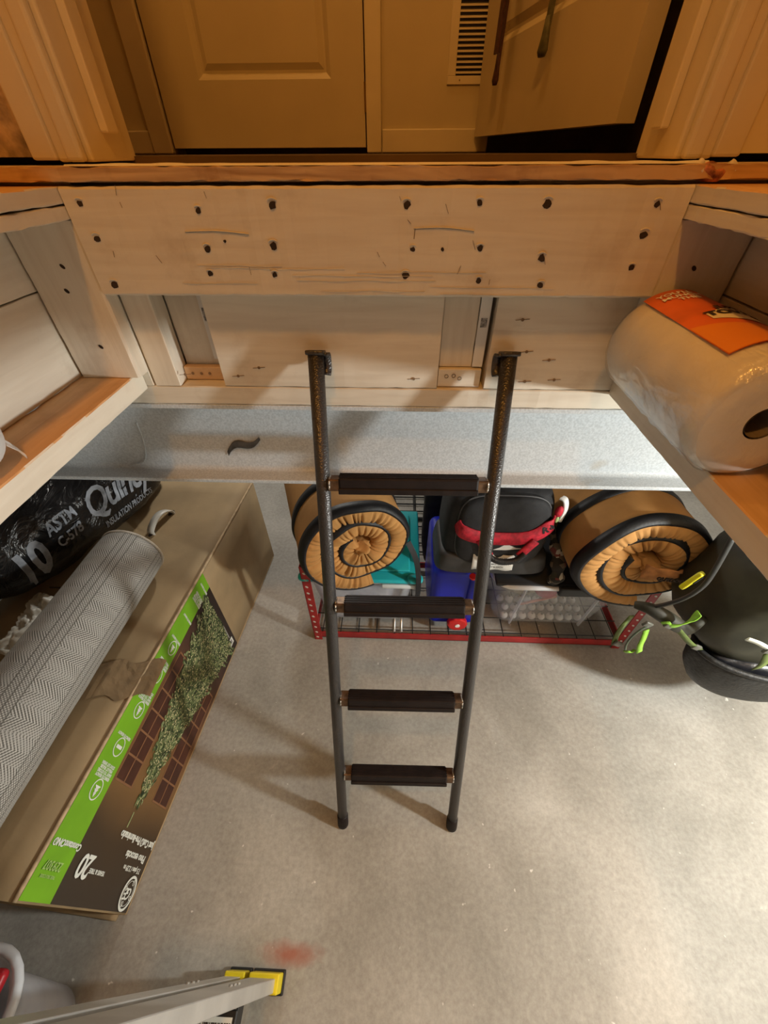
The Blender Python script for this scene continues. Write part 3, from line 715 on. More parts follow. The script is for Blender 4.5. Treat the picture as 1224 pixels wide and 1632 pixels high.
# carry handle: two slots and a white plastic loop
HS = V(-.945, 1.115, BH)
hd_ = V(.2, .98, 0).normalized()
for q in (-.062, .062):
    b = B(); disc(b, HS+hd_*q+V(0, 0, -.0008), (0, 0, 1), .017, 16, .0016, .008, hd_); obj('handle_slot', b, M['dark_mark'], tb)
b = B(); pts = smooth_path([HS+hd_*-.062+Zv*-.004, HS+hd_*-.058+Zv*.016, HS+hd_*-.02+Zv*.038, HS+hd_*.02+Zv*.040, HS+hd_*.058+Zv*.018, HS+hd_*.064+Zv*-.004], 6)
ribbon(b, pts, .030, .004, hd_.cross(Zv)); obj('handle', b, mk('translucent_white_handle', (.68, .66, .6), .35, var=.03), tb, True)
# --- print on the side: lime stripe, room picture, tree
GREEN = mk('lime_print', (.20, .47, .015), .45, var=.06, vscale=9)
LE = .845
stripe = slab('lime_stripe', [P(.004, .385, .0008), P(LE, .415, .0008), P(LE, .496, .0008), P(.004, .496, .0008)], SN, .0006, GREEN, tb)
def picmat():
    m, nt, p = newmat('room_picture_print'); N = nt.nodes; L = nt.links
    tc = N.new('ShaderNodeTexCoord'); n = N.new('ShaderNodeTexNoise'); n.inputs['Scale'].default_value = 3.2; n.inputs['Detail'].default_value = 2; L.new(tc.outputs['Object'], n.inputs['Vector'])
    sx = N.new('ShaderNodeSeparateXYZ'); L.new(tc.outputs['Object'], sx.inputs[0])
    r = N.new('ShaderNodeValToRGB'); e = r.color_ramp.elements
    mr = N.new('ShaderNodeMapRange'); mr.inputs[1].default_value = -.68; mr.inputs[2].default_value = .18; L.new(sx.outputs['Y'], mr.inputs[0])
    ad = N.new('ShaderNodeMath'); ad.operation = 'MULTIPLY_ADD'; ad.inputs[1].default_value = .16; L.new(n.outputs['Fac'], ad.inputs[0]); L.new(mr.outputs[0], ad.inputs[2])
    e[0].position = .08; e[0].color = (.045, .032, .022, 1); e[1].position = .95; e[1].color = (.02, .010, .008, 1)
    for pos, c in ((.22, (.055, .032, .014, 1)), (.36, (.22, .115, .038, 1)), (.55, (.19, .085, .030, 1)), (.80, (.08, .034, .020, 1))):
        q = e.new(pos); q.color = c
    L.new(ad.outputs[0], r.inputs[0]); L.new(r.outputs[0], p.inputs['Base Color']); p.inputs['Roughness'].default_value = .45
    return m
pic = slab('room_picture', [P(.004, .006, .0007), P(LE, .006, .0007), P(LE, .4145, .0007), P(.004, .3845, .0007)], SN, .0006, picmat(), tb)
PANE = mk('window_print', (.07, .022, .012), .45, var=.2, vscale=15); BAR = mk('window_bar_print', (.27, .13, .06), .5, var=.05)
def pr(name, s0, s1, t0, t1, d, mat): return slab(name, [P(s0, t0, d), P(s1, t0, d), P(s1, t1, d), P(s0, t1, d)], SN, .0004, mat, pic)
pr('window_picture', .24, .60, .29, .385, .0012, PANE); pr('window_picture', .24, .60, .03, .14, .0012, PANE)
for s in (.24, .30, .36, .42, .48, .54, .598): 
    pr('glazing_bar', s, s+.005, .285, .387, .0016, BAR); pr('glazing_bar', s, s+.005, .03, .14, .0016, BAR)
for t in (.288, .335, .384, .032, .085, .138): pr('glazing_bar', .24, .603, t, t+.004, .0016, BAR)
# tree: tip toward the near end
b = B(); gm = [mk('fir_print_dark', (.035, .055, .018), .6, var=.3, vscale=60), mk('fir_print_green', (.13, .17, .06), .6, var=.3, vscale=60), mk('fir_print_pale', (.28, .32, .15), .6, var=.2, vscale=60), mk('warm_light_print', (.75, .66, .36), .5, var=.1)]
tip, bas = .195, .80; CT = .215
a = [b.verts.new(P(tip+.01, CT, .0020)), b.verts.new(P(bas, CT-.165, .0020)), b.verts.new(P(bas+.02, CT, .0020)), b.verts.new(P(bas, CT+.165, .0020))]; b.faces.new(a)
for i in range(2600):
    u = random.random()**.6; s = tip+.012+(bas-tip)*u; hwid = .012+.185*u*(1+.10*math.sin(u*60)); t = CT+random.uniform(-1, 1)*hwid
    l = random.uniform(.006, .013); wd = random.uniform(.002, .0042); an = math.pi+math.atan2((t-CT)*1.3, .09)+random.uniform(-.5, .5)
    d = .0021+random.random()*.0006; c, sn_ = math.cos(an), math.sin(an)
    q = [(l, 0), (0, wd), (-l*.7, 0), (0, -wd)]
    f = b.faces.new([b.verts.new(P(s+x*c-y*sn_, max(.008, t+x*sn_+y*c), d)) for x, y in q]); f.material_index = random.choice((0, 1, 1, 1, 2, 2))
for i in range(900):
    u = random.random()**.6; s = tip+.012+(bas-tip)*u; t = CT+random.uniform(-1, 1)*(.010+.17*u); r = random.uniform(.0012, .0027)
    f = b.faces.new([b.verts.new(P(s+r*math.cos(k*1.047), max(.01, t+r*math.sin(k*1.047)), .0029)) for k in range(6)]); f.material_index = 3
o = obj('tree_picture', b, gm, pic); 
pr('tree_tip_picture', .165, .20, CT-.002, CT+.003, .0018, gm[2])
# lettering: reads up the side, letters face the near end
def pt_text(s, size, s0, t0, bold=.0, mat=None, par=None, **k): return text('lettering', s, size, mat or M['print_white'], par or tb, P(s0, t0, .0032), Zv, -SY, bold=bold, **k)
pt_text('20', .062, .075, .325, .0012, shear=.1, spacing=.85)
pt_text('YEARS & TREE', .0125, .068, .262, .0003)
pt_text('Just Cut® Pre-iluminado', .024, .150, .125, .0006, spacing=.92)
pt_text('Pino escocés', .024, .116, .098, .0006)
pt_text('7.5 pies / 2.29 m', .016, .090, .088, .0003)
pt_text('ConstantON®', .018, .100, .436, .0005, shear=.2)
pt_text('229307', .022, .062, .448, .0003, mat=mk('pale_green_print', (.45, .68, .2), .5)); pt_text('TREE SKU CODE', .0075, .044, .448, .0002, mat=bpy.data.materials['pale_green_print'])
lg = B(); ringd(lg, P(.042, .052, .0030), SN, .034, .034, .006, Zv, 36); ringd(lg, P(.042, .052, .0030), SN, .026, .026, .0012, Zv, 36)
for k in range(4):
    a = k*math.pi/2+.4; ringd(lg, P(.042+.024*math.sin(a), .052+.024*math.cos(a), .0031), SN, .006, .004, .0014, V(0, math.sin(a), math.cos(a)), 12)
lo_ = obj('logo', lg, M['print_white'], tb)
text('logo_letters', 'GE', .034, M['print_white'], tb, P(.042, .052, .0032), Zv, -SY, bold=.0004, shear=.35, spacing=.8)
ICON = [(.205, 4, 'tree'), (.30, 1, 'bulb'), (.395, 4, 'fir'), (.495, 3, 'plug'), (.585, 1, 'tri'), (.69, 1, None), (.755, 4, None), (.815, 1, None)]
for s, nl, ic in ICON:
    b = B(); c0 = .445
    if ic:
        ringd(b, P(s, c0-.005, .0016), SN, .021, .021, .0026, Zv, 32)
        if ic == 'bulb': box(b, (-.004, -.0002, -.013), (.004, .0004, .013), 0, 1, Matrix.Translation(P(s, c0-.005, .0018)) @ Matrix((SY, SN, Zv)).transposed().to_4x4())
        elif ic in ('tree', 'fir', 'tri'):
            for k in range(3):
                y0 = s-.010+k*.007; wd = .006+.0035*k; f = [b.verts.new(P(y0-.006, c0-.005, .0022)), b.verts.new(P(y0+.004, c0-.005-wd, .0022)), b.verts.new(P(y0+.004, c0-.005+wd, .0022))]; b.faces.new(f)
        else:
            for k in (-1, 1): box(b, (-.010, -.0002, k*.006-.0015), (.010, .0004, k*.006+.0015), 0, 1, Matrix.Translation(P(s, c0-.005, .0018)) @ Matrix((SY, SN, Zv)).transposed().to_4x4())
        obj('icon', b, M['print_white'], stripe)
    else: b.free()
    words = ('REMOTE READY', 'EASY TO STORE', 'PRE-LIT BULBS', 'STAY LIT EVEN')
    for k in range(nl):
        off = (.027 if ic else 0)+k*.0085
        text('lettering', words[k], .0095, M['print_white'], stripe, P(s+off, c0-.002, .0018), Zv, -SY, bold=.0003, depth=.0003)
# small info patch and code lines at the far end of the picture
for k, (t0, t1) in enumerate(((.10, .19), (.10, .17))): pr('info_line', .815-k*.016, .820-k*.016, t0, t1, .0012, mk('grey_print', (.35, .33, .32), .6))
pr('info_patch', .795, .832, .05, .088, .0012, M['print_white']); pr('info_patch', .802, .825, .057, .081, .0016, bpy.data.materials['grey_print'])

# ------------------------------------------------------------------ rug roll
def rugmat():
    m, nt, p = newmat('woven_grey_white_rug'); N = nt.nodes; L = nt.links
    uv = N.new('ShaderNodeUVMap'); sx = N.new('ShaderNodeSeparateXYZ'); L.new(uv.outputs[0], sx.inputs[0])
    def mth(op, a, b=None, c=None):
        n = N.new('ShaderNodeMath'); n.operation = op
        for i, x in enumerate((a, b, c)):
            if x is None: continue
            if isinstance(x, (int, float)): n.inputs[i].default_value = x
            else: L.new(x, n.inputs[i])
        return n.outputs[0]
    u, v = sx.outputs['X'], sx.outputs['Y']      # around, along (metres)
    # woven dots
    du = mth('SINE', mth('MULTIPLY', u, 2*math.pi/.0072)); dv = mth('SINE', mth('MULTIPLY', v, 2*math.pi/.0072))
    dots = mth('GREATER_THAN', mth('MULTIPLY', du, dv), .12)
    # chevrons in broad bands
    tri = mth('PINGPONG', v, .028); ch = mth('SINE', mth('MULTIPLY', mth('ADD', u, mth('MULTIPLY', tri, .9)), 2*math.pi/.0075)); chv = mth('GREATER_THAN', ch, .1)
    # bands across the roll
    bu = mth('PINGPONG', mth('ADD', u, 5.011), .062)
    narrow = mth('LESS_THAN', bu, .017)
    line = mth('LESS_THAN', mth('ABSOLUTE', mth('SUBTRACT', bu, .0185)), .0016)
    line2 = mth('LESS_THAN', bu, .0016)
    pat = N.new('ShaderNodeMix'); pat.data_type = 'FLOAT'; L.new(narrow, pat.inputs[0]); L.new(mth('MULTIPLY', mth('ADD', mth('MULTIPLY', chv, .7), mth('MULTIPLY', dots, .5)), .9), pat.inputs[2]); L.new(mth('ADD', mth('MULTIPLY', dots, .8), .15), pat.inputs[3])
    f = mth('MULTIPLY', pat.outputs[0], mth('SUBTRACT', 1, mth('MULTIPLY', mth('MAXIMUM', line, line2), .75)))
    r = N.new('ShaderNodeValToRGB'); r.color_ramp.elements[0].position = .05; r.color_ramp.elements[0].color = (.13, .12, .105, 1); r.color_ramp.elements[1].position = .8; r.color_ramp.elements[1].color = (.60, .58, .54, 1)
    L.new(f, r.inputs[0]); L.new(r.outputs[0], p.inputs['Base Color']); p.inputs['Roughness'].default_value = .9
    b = N.new('ShaderNodeBump'); b.inputs['Strength'].default_value = .5; b.inputs['Distance'].default_value = .002; L.new(f, b.inputs['Height']); L.new(b.outputs[0], p.inputs['Normal'])
    return m
RR = .1; r0 = V(-.892, .872, BH+.004+RR); r1 = V(-.915, -.15, BH+.004+RR)
rg = thing('rolled_rug', 'rolled grey and white woven rug lying on the tree box', 'rug', V((r0.x+r1.x)/2, (r0.y+r1.y)/2, BH))
me = bpy.data.meshes.new('rug'); vs = []; fs = []; uvs = []; ns, nl = 96, 60; ax = (r1-r0).normalized(); ux = ax.cross(Zv).normalized(); L_ = (r1-r0).length
for j in range(nl+1):
    for k in range(ns+1):
        a = 2*math.pi*k/ns; rr = RR+.0012*noise.noise(V(math.cos(a)*2, math.sin(a)*2, j*.2))
        if j in (0, nl): rr -= .004
        vs.append(r0+ax*L_*j/nl+ux*math.cos(a)*rr+Zv*math.sin(a)*rr); uvs.append((a*RR, L_*j/nl))
for j in range(nl):
    for k in range(ns): fs.append((j*(ns+1)+k, j*(ns+1)+k+1, (j+1)*(ns+1)+k+1, (j+1)*(ns+1)+k))
me.from_pydata([tuple(v) for v in vs], [], fs); ul = me.uv_layers.new()
for lp in me.loops: ul.data[lp.index].uv = uvs[lp.vertex_index]
link('outer_layer', me, rugmat(), rg, True)
b = B(); pts = []
for i in range(200):
    a = i/199*2*math.pi*6; r = .02+(RR-.024)*i/199; pts.append((r, a))
for base, dirn in ((r0, -1), (r1, 1)):
    lo1 = [b.verts.new(base+ax*(-dirn*.004)*0+ux*math.cos(a)*r+Zv*math.sin(a)*r+ax*(.002 if dirn < 0 else -.002)) for r, a in pts]
    lo2 = [b.verts.new(v.co+(ux*math.cos(a)+Zv*math.sin(a))*.0105) for v, (r, a) in zip(lo1, pts)]
    for i in range(199): b.faces.new((lo1[i], lo1[i+1], lo2[i+1], lo2[i]))
obj('rolled_edge', b, mk('pale_rug_backing', (.58, .52, .44), .9, var=.1, vscale=40), rg)
b = B(); ring = [r0+ax*.0015+ux*math.cos(2*math.pi*k/48)*(RR-.002)+Zv*math.sin(2*math.pi*k/48)*(RR-.002) for k in range(49)]; tube(b, ring, .0035, 6, False); obj('edge_binding', b, bpy.data.materials['pale_rug_backing'], rg, True)

# ------------------------------------------------------------------ black plastic bags on the box
def bagmat():
    m, nt, p = newmat('glossy_black_poly'); N = nt.nodes; L = nt.links
    p.inputs['Base Color'].default_value = (.010, .010, .011, 1); p.inputs['Roughness'].default_value = .22
    tc = N.new('ShaderNodeTexCoord'); mp = N.new('ShaderNodeMapping'); mp.inputs['Scale'].default_value = (26, 7, 12); mp.inputs['Rotation'].default_value = (0, 0, .5); L.new(tc.outputs['Object'], mp.inputs[0])
    n = N.new('ShaderNodeTexNoise'); n.inputs['Scale'].default_value = 1; n.inputs['Detail'].default_value = 5; n.inputs['Distortion'].default_value = 1.5; L.new(mp.outputs[0], n.inputs['Vector'])
    b = N.new('ShaderNodeBump'); b.inputs['Strength'].default_value = .75; b.inputs['Distance'].default_value = .02; L.new(n.outputs['Fac'], b.inputs['Height']); L.new(b.outputs[0], p.inputs['Normal'])
    return m
M['bag'] = bagmat(); M['bagprint'] = mk('worn_grey_print', (.30, .33, .38), .5, var=.25, vscale=30)
def bag(name, label, c, r, rz, seed):
    t = thing(name, label, 'bag', V(c[0], c[1], c[2]-r[2]), 'black plastic bags on the tree box')
    def dp(p, th, ph):
        q = p.normalized(); n1 = noise.noise(q*3.1+V(seed, 0, 0)); n2 = noise.noise(q*9+V(0, seed, 0))
        p = p*(1+.07*n1+.025*n2); p.z = max(p.z, -r[2]*.93); return p
    bm = B(); sellip(bm, c, r, .72, 72, 44, Matrix.Rotation(rz, 3, 'Z'), dp)
    o = obj('sack', bm, M['bag'], t, True); return t, o
BA = math.radians(-17)
t, sack = bag('plastic_bag', 'bulging glossy black plastic bag with grey lettering behind the rug', (-1.275, 1.09, BH+.155), (.245, .44, .165), BA, 4)
deps = None
def decal(s, size, c, right, up, proj, parent, sackobj, bold=.001, shear=0, spacing=1):
    """lettering laid onto the bag surface along a direction"""
    off = wloc(sackobj.parent)
    me = sackobj.data; bvh = BVHTree.FromPolygons([v.co+off for v in me.vertices], [p.vertices[:] for p in me.polygons])
    bm = text_bm(s, size, bold, shear, spacing=spacing); bmesh.ops.triangulate(bm, faces=bm.faces[:])
    for _ in range(3):
        es = [e for e in bm.edges if e.calc_length() > size*.12]
        if es: bmesh.ops.subdivide_edges(bm, edges=es, cuts=1); bmesh.ops.triangulate(bm, faces=bm.faces[:])
    r = Vector(right).normalized(); d = Vector(proj).normalized(); u = Vector(up); u = (u-d*u.dot(d)); u = (u-r*u.dot(r)).normalized()
    for v in bm.verts:
        o = Vector(c)+r*v.co.x+u*v.co.y-d*.6
        hit = bvh.ray_cast(o, d)
        v.co = (hit[0]+hit[1]*.0025*(1 if hit[1].dot(d) < 0 else -1)) if hit[0] else Vector(c)+r*v.co.x+u*v.co.y
    return obj('lettering', bm, M['bagprint'], parent)
bd = V(-math.sin(BA)*1, math.cos(BA), 0); pj_ = V(-.62, .10, -.78)
upb = V(-.8, -.1, .6)
decal('Quincy', .105, (-1.075, 1.10, .64), bd, upb, pj_, t, sack, .002, .35, .9)
decal('INSULATION PRODUCTS', .020, (-1.045, 1.10, .575), bd, upb, pj_, t, sack, .0004)
decal('ASTM', .040, (-1.145, .90, .655), bd, upb, pj_, t, sack, .001)
decal('C-578', .034, (-1.12, .895, .625), bd, upb, pj_, t, sack, .001)
decal('10', .100, (-1.165, .775, .62), bd, upb, pj_, t, sack, .004, 0, .95)
t2, sack2 = bag('plastic_bag', 'slumped black plastic bag lying before the lettered one', (-1.345, .475, BH+.085), (.14, .145, .09), math.radians(-25), 11)
decal('1', .06, (-1.215, .53, .58), bd, upb, pj_, t2, sack2, .002)
# crumpled clear sheeting beside the bags
b = B(); g = []
for i in range(34):
    row = []
    for j in range(26):
        s, u = i/33, j/25; x = -1.215+.135*u+.02*math.sin(s*5); y = .55+.21*s-.03*u
        z = BH+.004+.040*abs(noise.noise(V(s*5, u*4, 1)))+.024*abs(noise.noise(V(s*13, u*11, 4)))
        row.append(b.verts.new((x+.03*s*(1-u), y, z)))
    g.append(row)
for i in range(33):
    for j in range(25): b.faces.new((g[i][j], g[i+1][j], g[i+1][j+1], g[i][j+1]))
def sheeting():
    m, nt, p = newmat('milky_plastic_sheet'); p.inputs['Base Color'].default_value = (.85, .82, .72, 1); p.inputs['Roughness'].default_value = .3; p.inputs['Alpha'].default_value = .8
    return m
o = obj('plastic_sheet', b, sheeting(), None, True); tag(recenter(o), 'crumpled milky plastic sheeting between the rug and the black bags', 'plastic sheet')

# ------------------------------------------------------------------ red shelf rack
RED = mk('red_enamel', (.34, .018, .018), .42, var=.12, vscale=20); WIRE = mk('black_wire', (.012, .012, .012), .45, var=.1)
RX0, RX1, RY0, RY1 = -.347, .988, .905, 1.325
rk = thing('shelf_rack', 'low red metal shelf rack with a black wire deck under the steel beam', 'rack', ((RX0+RX1)/2, (RY0+RY1)/2, 0))
holes = mk('pale_slot', (.62, .58, .52), .5, var=.1)  # pale colour stands for the bright floor seen through the slots
for x, sx in ((RX0, 1), (RX1, -1)):
    for y, sy in ((RY0, 1), (RY1, -1)):
        b = B(); PH = .50
        box(b, (min(x, x+sx*.034), min(y, y+sy*.003), 0), (max(x, x+sx*.034), max(y, y+sy*.003), PH), .0008); box(b, (min(x, x+sx*.003), min(y, y+sy*.034), 0), (max(x, x+sx*.003), max(y, y+sy*.034), PH), .0008)
        po = obj('post', b, RED, rk)
        if sy == 1:
            b = B()
            for k in range(12):
                disc(b, (x+sx*.015, y-.0006, .025+k*.04), (0, -1, 0), .0042, 10, .0008, .007)
                disc(b, (x-sx*.0006, y+.017, .025+k*.04), (-sx, 0, 0), .0042, 10, .0008, .007)
            obj('slot_row', b, holes, po)['kind'] = 'stuff'
for y0, y1 in ((RY0+.0035, RY0+.010), (RY1-.010, RY1-.0035)):
    b = B(); box(b, (RX0+.004, y0, .018), (RX1-.004, y1, .058), .001); box(b, (RX0+.004, min(y0, y0), .018), (RX1-.004, y0+.02 if y0 < 1 else y1, .022), 0)
    obj('beam', b, RED, rk)
for x in (RX0+.004, RX1-.010):
    b = B(); box(b, (x, RY0+.011, .018), (x+.006, RY1-.011, .058), .001); obj('beam', b, RED, rk)
b = B()
for k in range(17):
    x = RX0+.04+k*(RX1-RX0-.08)/16; tube(b, [(x, RY0+.006, .0605), (x, RY1-.006, .0605)], .0022, 6)
for k in range(6):
    y = RY0+.02+k*(RY1-RY0-.04)/5; tube(b, [(RX0+.006, y, .0645), (RX1-.006, y, .0645)], .0026, 6)
obj('wire_deck', b, WIRE, rk)
DZ = .0672
# pair of metal rods lying on the deck
for k in range(2):
    x = .005+k*.030; b = B(); tube(b, [(x, .916, DZ+.006), (x+.003, 1.10, DZ+.006)], .0055, 12); tube(b, [(x, .912, DZ+.006), (x, .9165, DZ+.006)], .0075, 6)
    o = obj('metal_rod', b, mk('galvanised', (.45, .45, .44), .35, .9, var=.15) if k == 0 else bpy.data.materials['galvanised'], None, True)
    tag(recenter(o), 'short galvanised rod on the wire deck, the one '+('beside the turquoise lidded bin' if k == 0 else 'on the side of the blue jug'), 'rod', 'rods on the wire deck')

# ------------------------------------------------------------------ storage bins
CLEAR = mk('cloudy_clear_plastic', (.78, .80, .84), .2, var=.03, alpha=.16)
CLEAR2 = mk('milky_plastic', (.70, .72, .78), .35, var=.10, vscale=12, alpha=.40)
def tub(parent, name, x0, x1, y0, y1, z0, z1, ta, mat, rad=.05, th=.003, rim=.012):
    """open tapered tub with rounded corners, rolled rim"""
    def loop(i, z):
        pts = []
        for cx, cy, a0 in ((x1-i-rad, y1-i-rad, 0), (x0+i+rad, y1-i-rad, 90), (x0+i+rad, y0+i+rad, 180), (x1-i-rad, y0+i+rad, 270)):
            for k in range(7): a = math.radians(a0+k*15); pts.append(V(cx+rad*math.cos(a), cy+rad*math.sin(a), z))
        return pts
    prof = [(ta+.02, z0), (ta+.004, z0+.008), (ta, z0+.02)]+[(ta*(1-q/6), z0+.02+(z1-z0-.03)*q/6) for q in range(1, 7)]+[(-rim, z1-.012), (-rim-.002, z1), (0, z1), (.002, z1-.012)]
    prof += [(ta*(1-q/6)+th, z0+.02+(z1-z0-.03)*q/6) for q in range(5, -1, -1)]+[(ta+.01, z0+th)]
    b = B(); R = [[b.verts.new(p) for p in loop(i, z)] for i, z in prof]; n = len(R[0])
    for i in range(len(R)-1):
        for k in range(n): b.faces.new((R[i][k], R[i][(k+1) % n], R[i+1][(k+1) % n], R[i+1][k]))
    b.faces.new(R[0]); b.faces.new(R[-1])
    return obj(name, b, mat, parent, True)
# left: turquoise lid
bl = thing('storage_bin', 'milky plastic storage bin with a turquoise lid on the red rack', 'bin', (-.13, 1.11, DZ))
tub(bl, 'tub', -.335, .080, .935, 1.29, DZ, .400, .035, CLEAR2, .045)
TEAL = mk('turquoise_plastic', (.02, .42, .47), .3, var=.06)
b = B(); box(b, (-.355, .915, .401), (.100, 1.31, .422), .008, 3); lid = obj('lid', b, TEAL, bl, True)
b = B(); box(b, (-.315, .955, .422), (.060, 1.27, .434), .006, 3); obj('lid_dome', b, TEAL, lid, True)
for x in (-.345, .068):
    b = B(); sellip(b, (x+.011, .925, .424), (.03, .022, .013), .8, 20, 10); obj('lid_corner', b, TEAL, lid, True)
b = B(); box(b, (-.045, .9085, .383), (.100, .9185, .402), .003, 2); obj('latch', b, mk('frosted_latch', (.72, .76, .78), .35, var=.03), bl, True)
b = B(); sellip(b, (-.13, 1.11, DZ+.15), (.155, .13, .135), .5, 40, 20, None, lambda p, a, f: p*(1+.08*noise.noise(p*14)))
o = obj('folded_cloth', b, mk('lilac_grey_cloth', (.38, .38, .50), .9, var=.35, vscale=14, bump=.5, bscale=20, col2=(.14, .16, .36)), None, True); tag(recenter(o), 'lilac and blue cloth packed inside the turquoise lidded bin', 'cloth')
# right: clear tote, dark lid, black clips
br = thing('storage_bin', 'clear plastic tote with a dark lid and black end clips holding ornaments', 'bin', (.655, 1.11, DZ))
tub(br, 'tub', .395, .915, .930, 1.29, DZ, .395, .045, CLEAR, .06)
GREY = mk('charcoal_plastic', (.035, .037, .042), .6, var=.08, spec=.2)
b = B(); box(b, (.385, .922, .396), (.925, 1.30, .410), .006, 3); lid = obj('lid', b, GREY, br, True)
b = B(); pts = []
for cx, cy, a0 in ((.855, .992, 270), (.855, 1.23, 0), (.455, 1.23, 90), (.455, .992, 180)):
    for k in range(7): a = math.radians(a0+k*15); pts.append(V(cx+.073*math.cos(a), cy+.073*math.sin(a), .397))
pts.append(pts[0]); tube(b, pts, .011, 10, True, None, .8); obj('rim', b, mk('frosted_rim', (.72, .75, .80), .3, var=.03, alpha=.8), br, True)
b = B(); box(b, (.615, .898, .372), (.775, .925, .418), .008, 3); obj('clip', b, M['black'], br, True)
for x in (.505, .80):
    b = B(); vs = box(b, (x-.004, .922, DZ+.02), (x+.004, .934, .375), .002); 
    for v in vs: v.co.y += .036*(1-(v.co.z-DZ)/.31)
    obj('tub_rib', b, CLEAR2, br)
# contents: glass ornaments, red ball, candy canes
ORN = mk('clear_glass_ornament', (.75, .76, .78), .12, var=.05, spec=.8); random.seed(3)
def ball(name, label, cat, c, r, mat, group):
    b = B(); bmesh.ops.create_uvsphere(b, u_segments=16, v_segments=10, radius=r)
    t = thing(name, label, cat, V(*c)-Zv*r, group)
    for v in b.verts: v.co += V(*c)
    obj('globe', b, mat, t, True)
    b = B(); tube(b, [V(*c)+Zv*(r-.001), V(*c)+Zv*(r+.006)], r*.28, 8); obj('cap', b, bpy.data.materials['galvanised'], t)
for i in range(9):
    for j in range(3):
        ball('glass_ornament', 'small clear glass ornament in the clear tote', 'ornament', (.49+i*.040+.012*(j % 2)+random.uniform(-.002, .002), 1.0+j*.044+random.uniform(-.002, .002), DZ+.0235+.001), random.uniform(.0160, .0182), ORN, 'ornaments in the clear tote')
ball('red_ornament', 'large crimson ball ornament in the clear tote', 'ornament', (.635, 1.03, DZ+.20), .052, mk('crimson_gloss', (.42, .02, .05), .25, var=.05), None)
b = B(); sellip(b, (.655, 1.15, DZ+.095), (.18, .055, .09), .7, 30, 16, None, lambda p, a, f: p*(1+.25*noise.noise(p*22)))
o = obj('tissue_wad', b, mk('yellowed_tissue', (.52, .48, .36), .9, var=.3, vscale=20, bump=.6, bscale=30), None, True); tag(recenter(o), 'crumpled yellowed tissue wad inside the clear tote', 'tissue')
CANE = mk('salmon_candy', (.75, .28, .18), .35, var=.1)
for k in range(4):
    z = DZ+.0775+k*.013; y = 1.035-k*.004; x = .555+k*.012
    b = B(); pts = [(x, y, z-.02+.0*k), (x+.05, y, z+.0), (x+.10, y-.004, z+.03)]; tube(b, smooth_path(pts, 5), .0055, 8)
    o = obj('candy_stick', b, CANE, None, True); tag(recenter(o), 'salmon pink candy stick lying on the ornaments in the tote', 'candy', 'candy sticks in the tote')

# ------------------------------------------------------------------ blue water jug
BLUE = mk('blue_polyethylene', (.012, .022, .42), .3, var=.08)
jg = thing('water_jug', 'blue plastic water jug with a red cap lying on the rack', 'jug', (.265, 1.12, DZ))
b = B(); box(b, (.156, .955, DZ+.001), (.362, 1.29, .43), .035, 5); 
for v in b.verts:
    if abs(v.co.x-.27) > .08: v.co.x += (.006 if v.co.x < .27 else -.006)*math.cos((v.co.z-.25)*22)
obj('body', b, BLUE, jg, True)
b = B(); box(b, (.292, .938, .135), (.355, .985, .425), .018, 4); obj('grip_column', b, BLUE, jg, True)
b = B(); tube(b, [(.273, .957, DZ+.052), (.273, .945, DZ+.052)], .033, 20); obj('neck', b, BLUE, jg, True)
b = B(); n = 40; R = []
for y, r in ((.9455, .040), (.926, .040), (.9225, .036), (.9215, .030)):
    R.append([b.verts.new((.273+math.cos(2*math.pi*k/n)*r*(1+(.05 if k % 4 < 2 and r > .035 else 0)), y, DZ+.052+math.sin(2*math.pi*k/n)*r*(1+(.05 if k % 4 < 2 and r > .035 else 0)))) for k in range(n)])
for i in range(3):
    for k in range(n): b.faces.new((R[i][k], R[i][(k+1) % n], R[i+1][(k+1) % n], R[i+1][k]))
b.faces.new(R[0]); b.faces.new(R[-1]); cap = obj('cap', b, mk('red_cap_plastic', (.55, .015, .015), .3, var=.05), jg)
b = B(); disc(b, (.273, .9212, DZ+.052), (0, -1, 0), .010, 16, .003); obj('spout_plug', b, M['white'], cap)
b = B(); disc(b, (.295, .9345, .43), (0, 0, 1), .014, 16, .008); obj('vent_cap', b, bpy.data.materials['red_cap_plastic'], jg)

# ------------------------------------------------------------------ lunch cooler with the red band
CLOTH = mk('black_nylon', (.018, .018, .020), .75, var=.2, vscale=30, bump=.2, bscale=200)
CZ0 = .4395
cl = thing('cooler_bag', 'black soft cooler bag with a red band and curved handle', 'cooler', (.36, 1.06, CZ0))
def pillow(x0, x1, y0, y1, z0, z1, e, dsp=.02, nu=56, nv=32, sk=0):
    b = B(); c = ((x0+x1)/2, (y0+y1)/2, (z0+z1)/2); r = ((x1-x0)/2, (y1-y0)/2, (z1-z0)/2)
    def d(p, a, f):
        q = p*(1+dsp*noise.noise(p*11+V(x0*30, 0, 0))); q.y += sk*(q.z+r[2]); q.x *= 1-.05*(q.z/r[2]); return q
    sellip(b, c, r, e, nu, nv, None, d); return b
obj('base', pillow(.155, .560, .935, 1.17, CZ0, .545, .32), mk('dark_grey_rubberised_base', (.045, .045, .047), .55, var=.12, vscale=20, bump=.1), cl, True)
obj('body', pillow(.170, .535, .945, 1.165, .50, .815, .38, .015, sk=.05), CLOTH, cl, True)
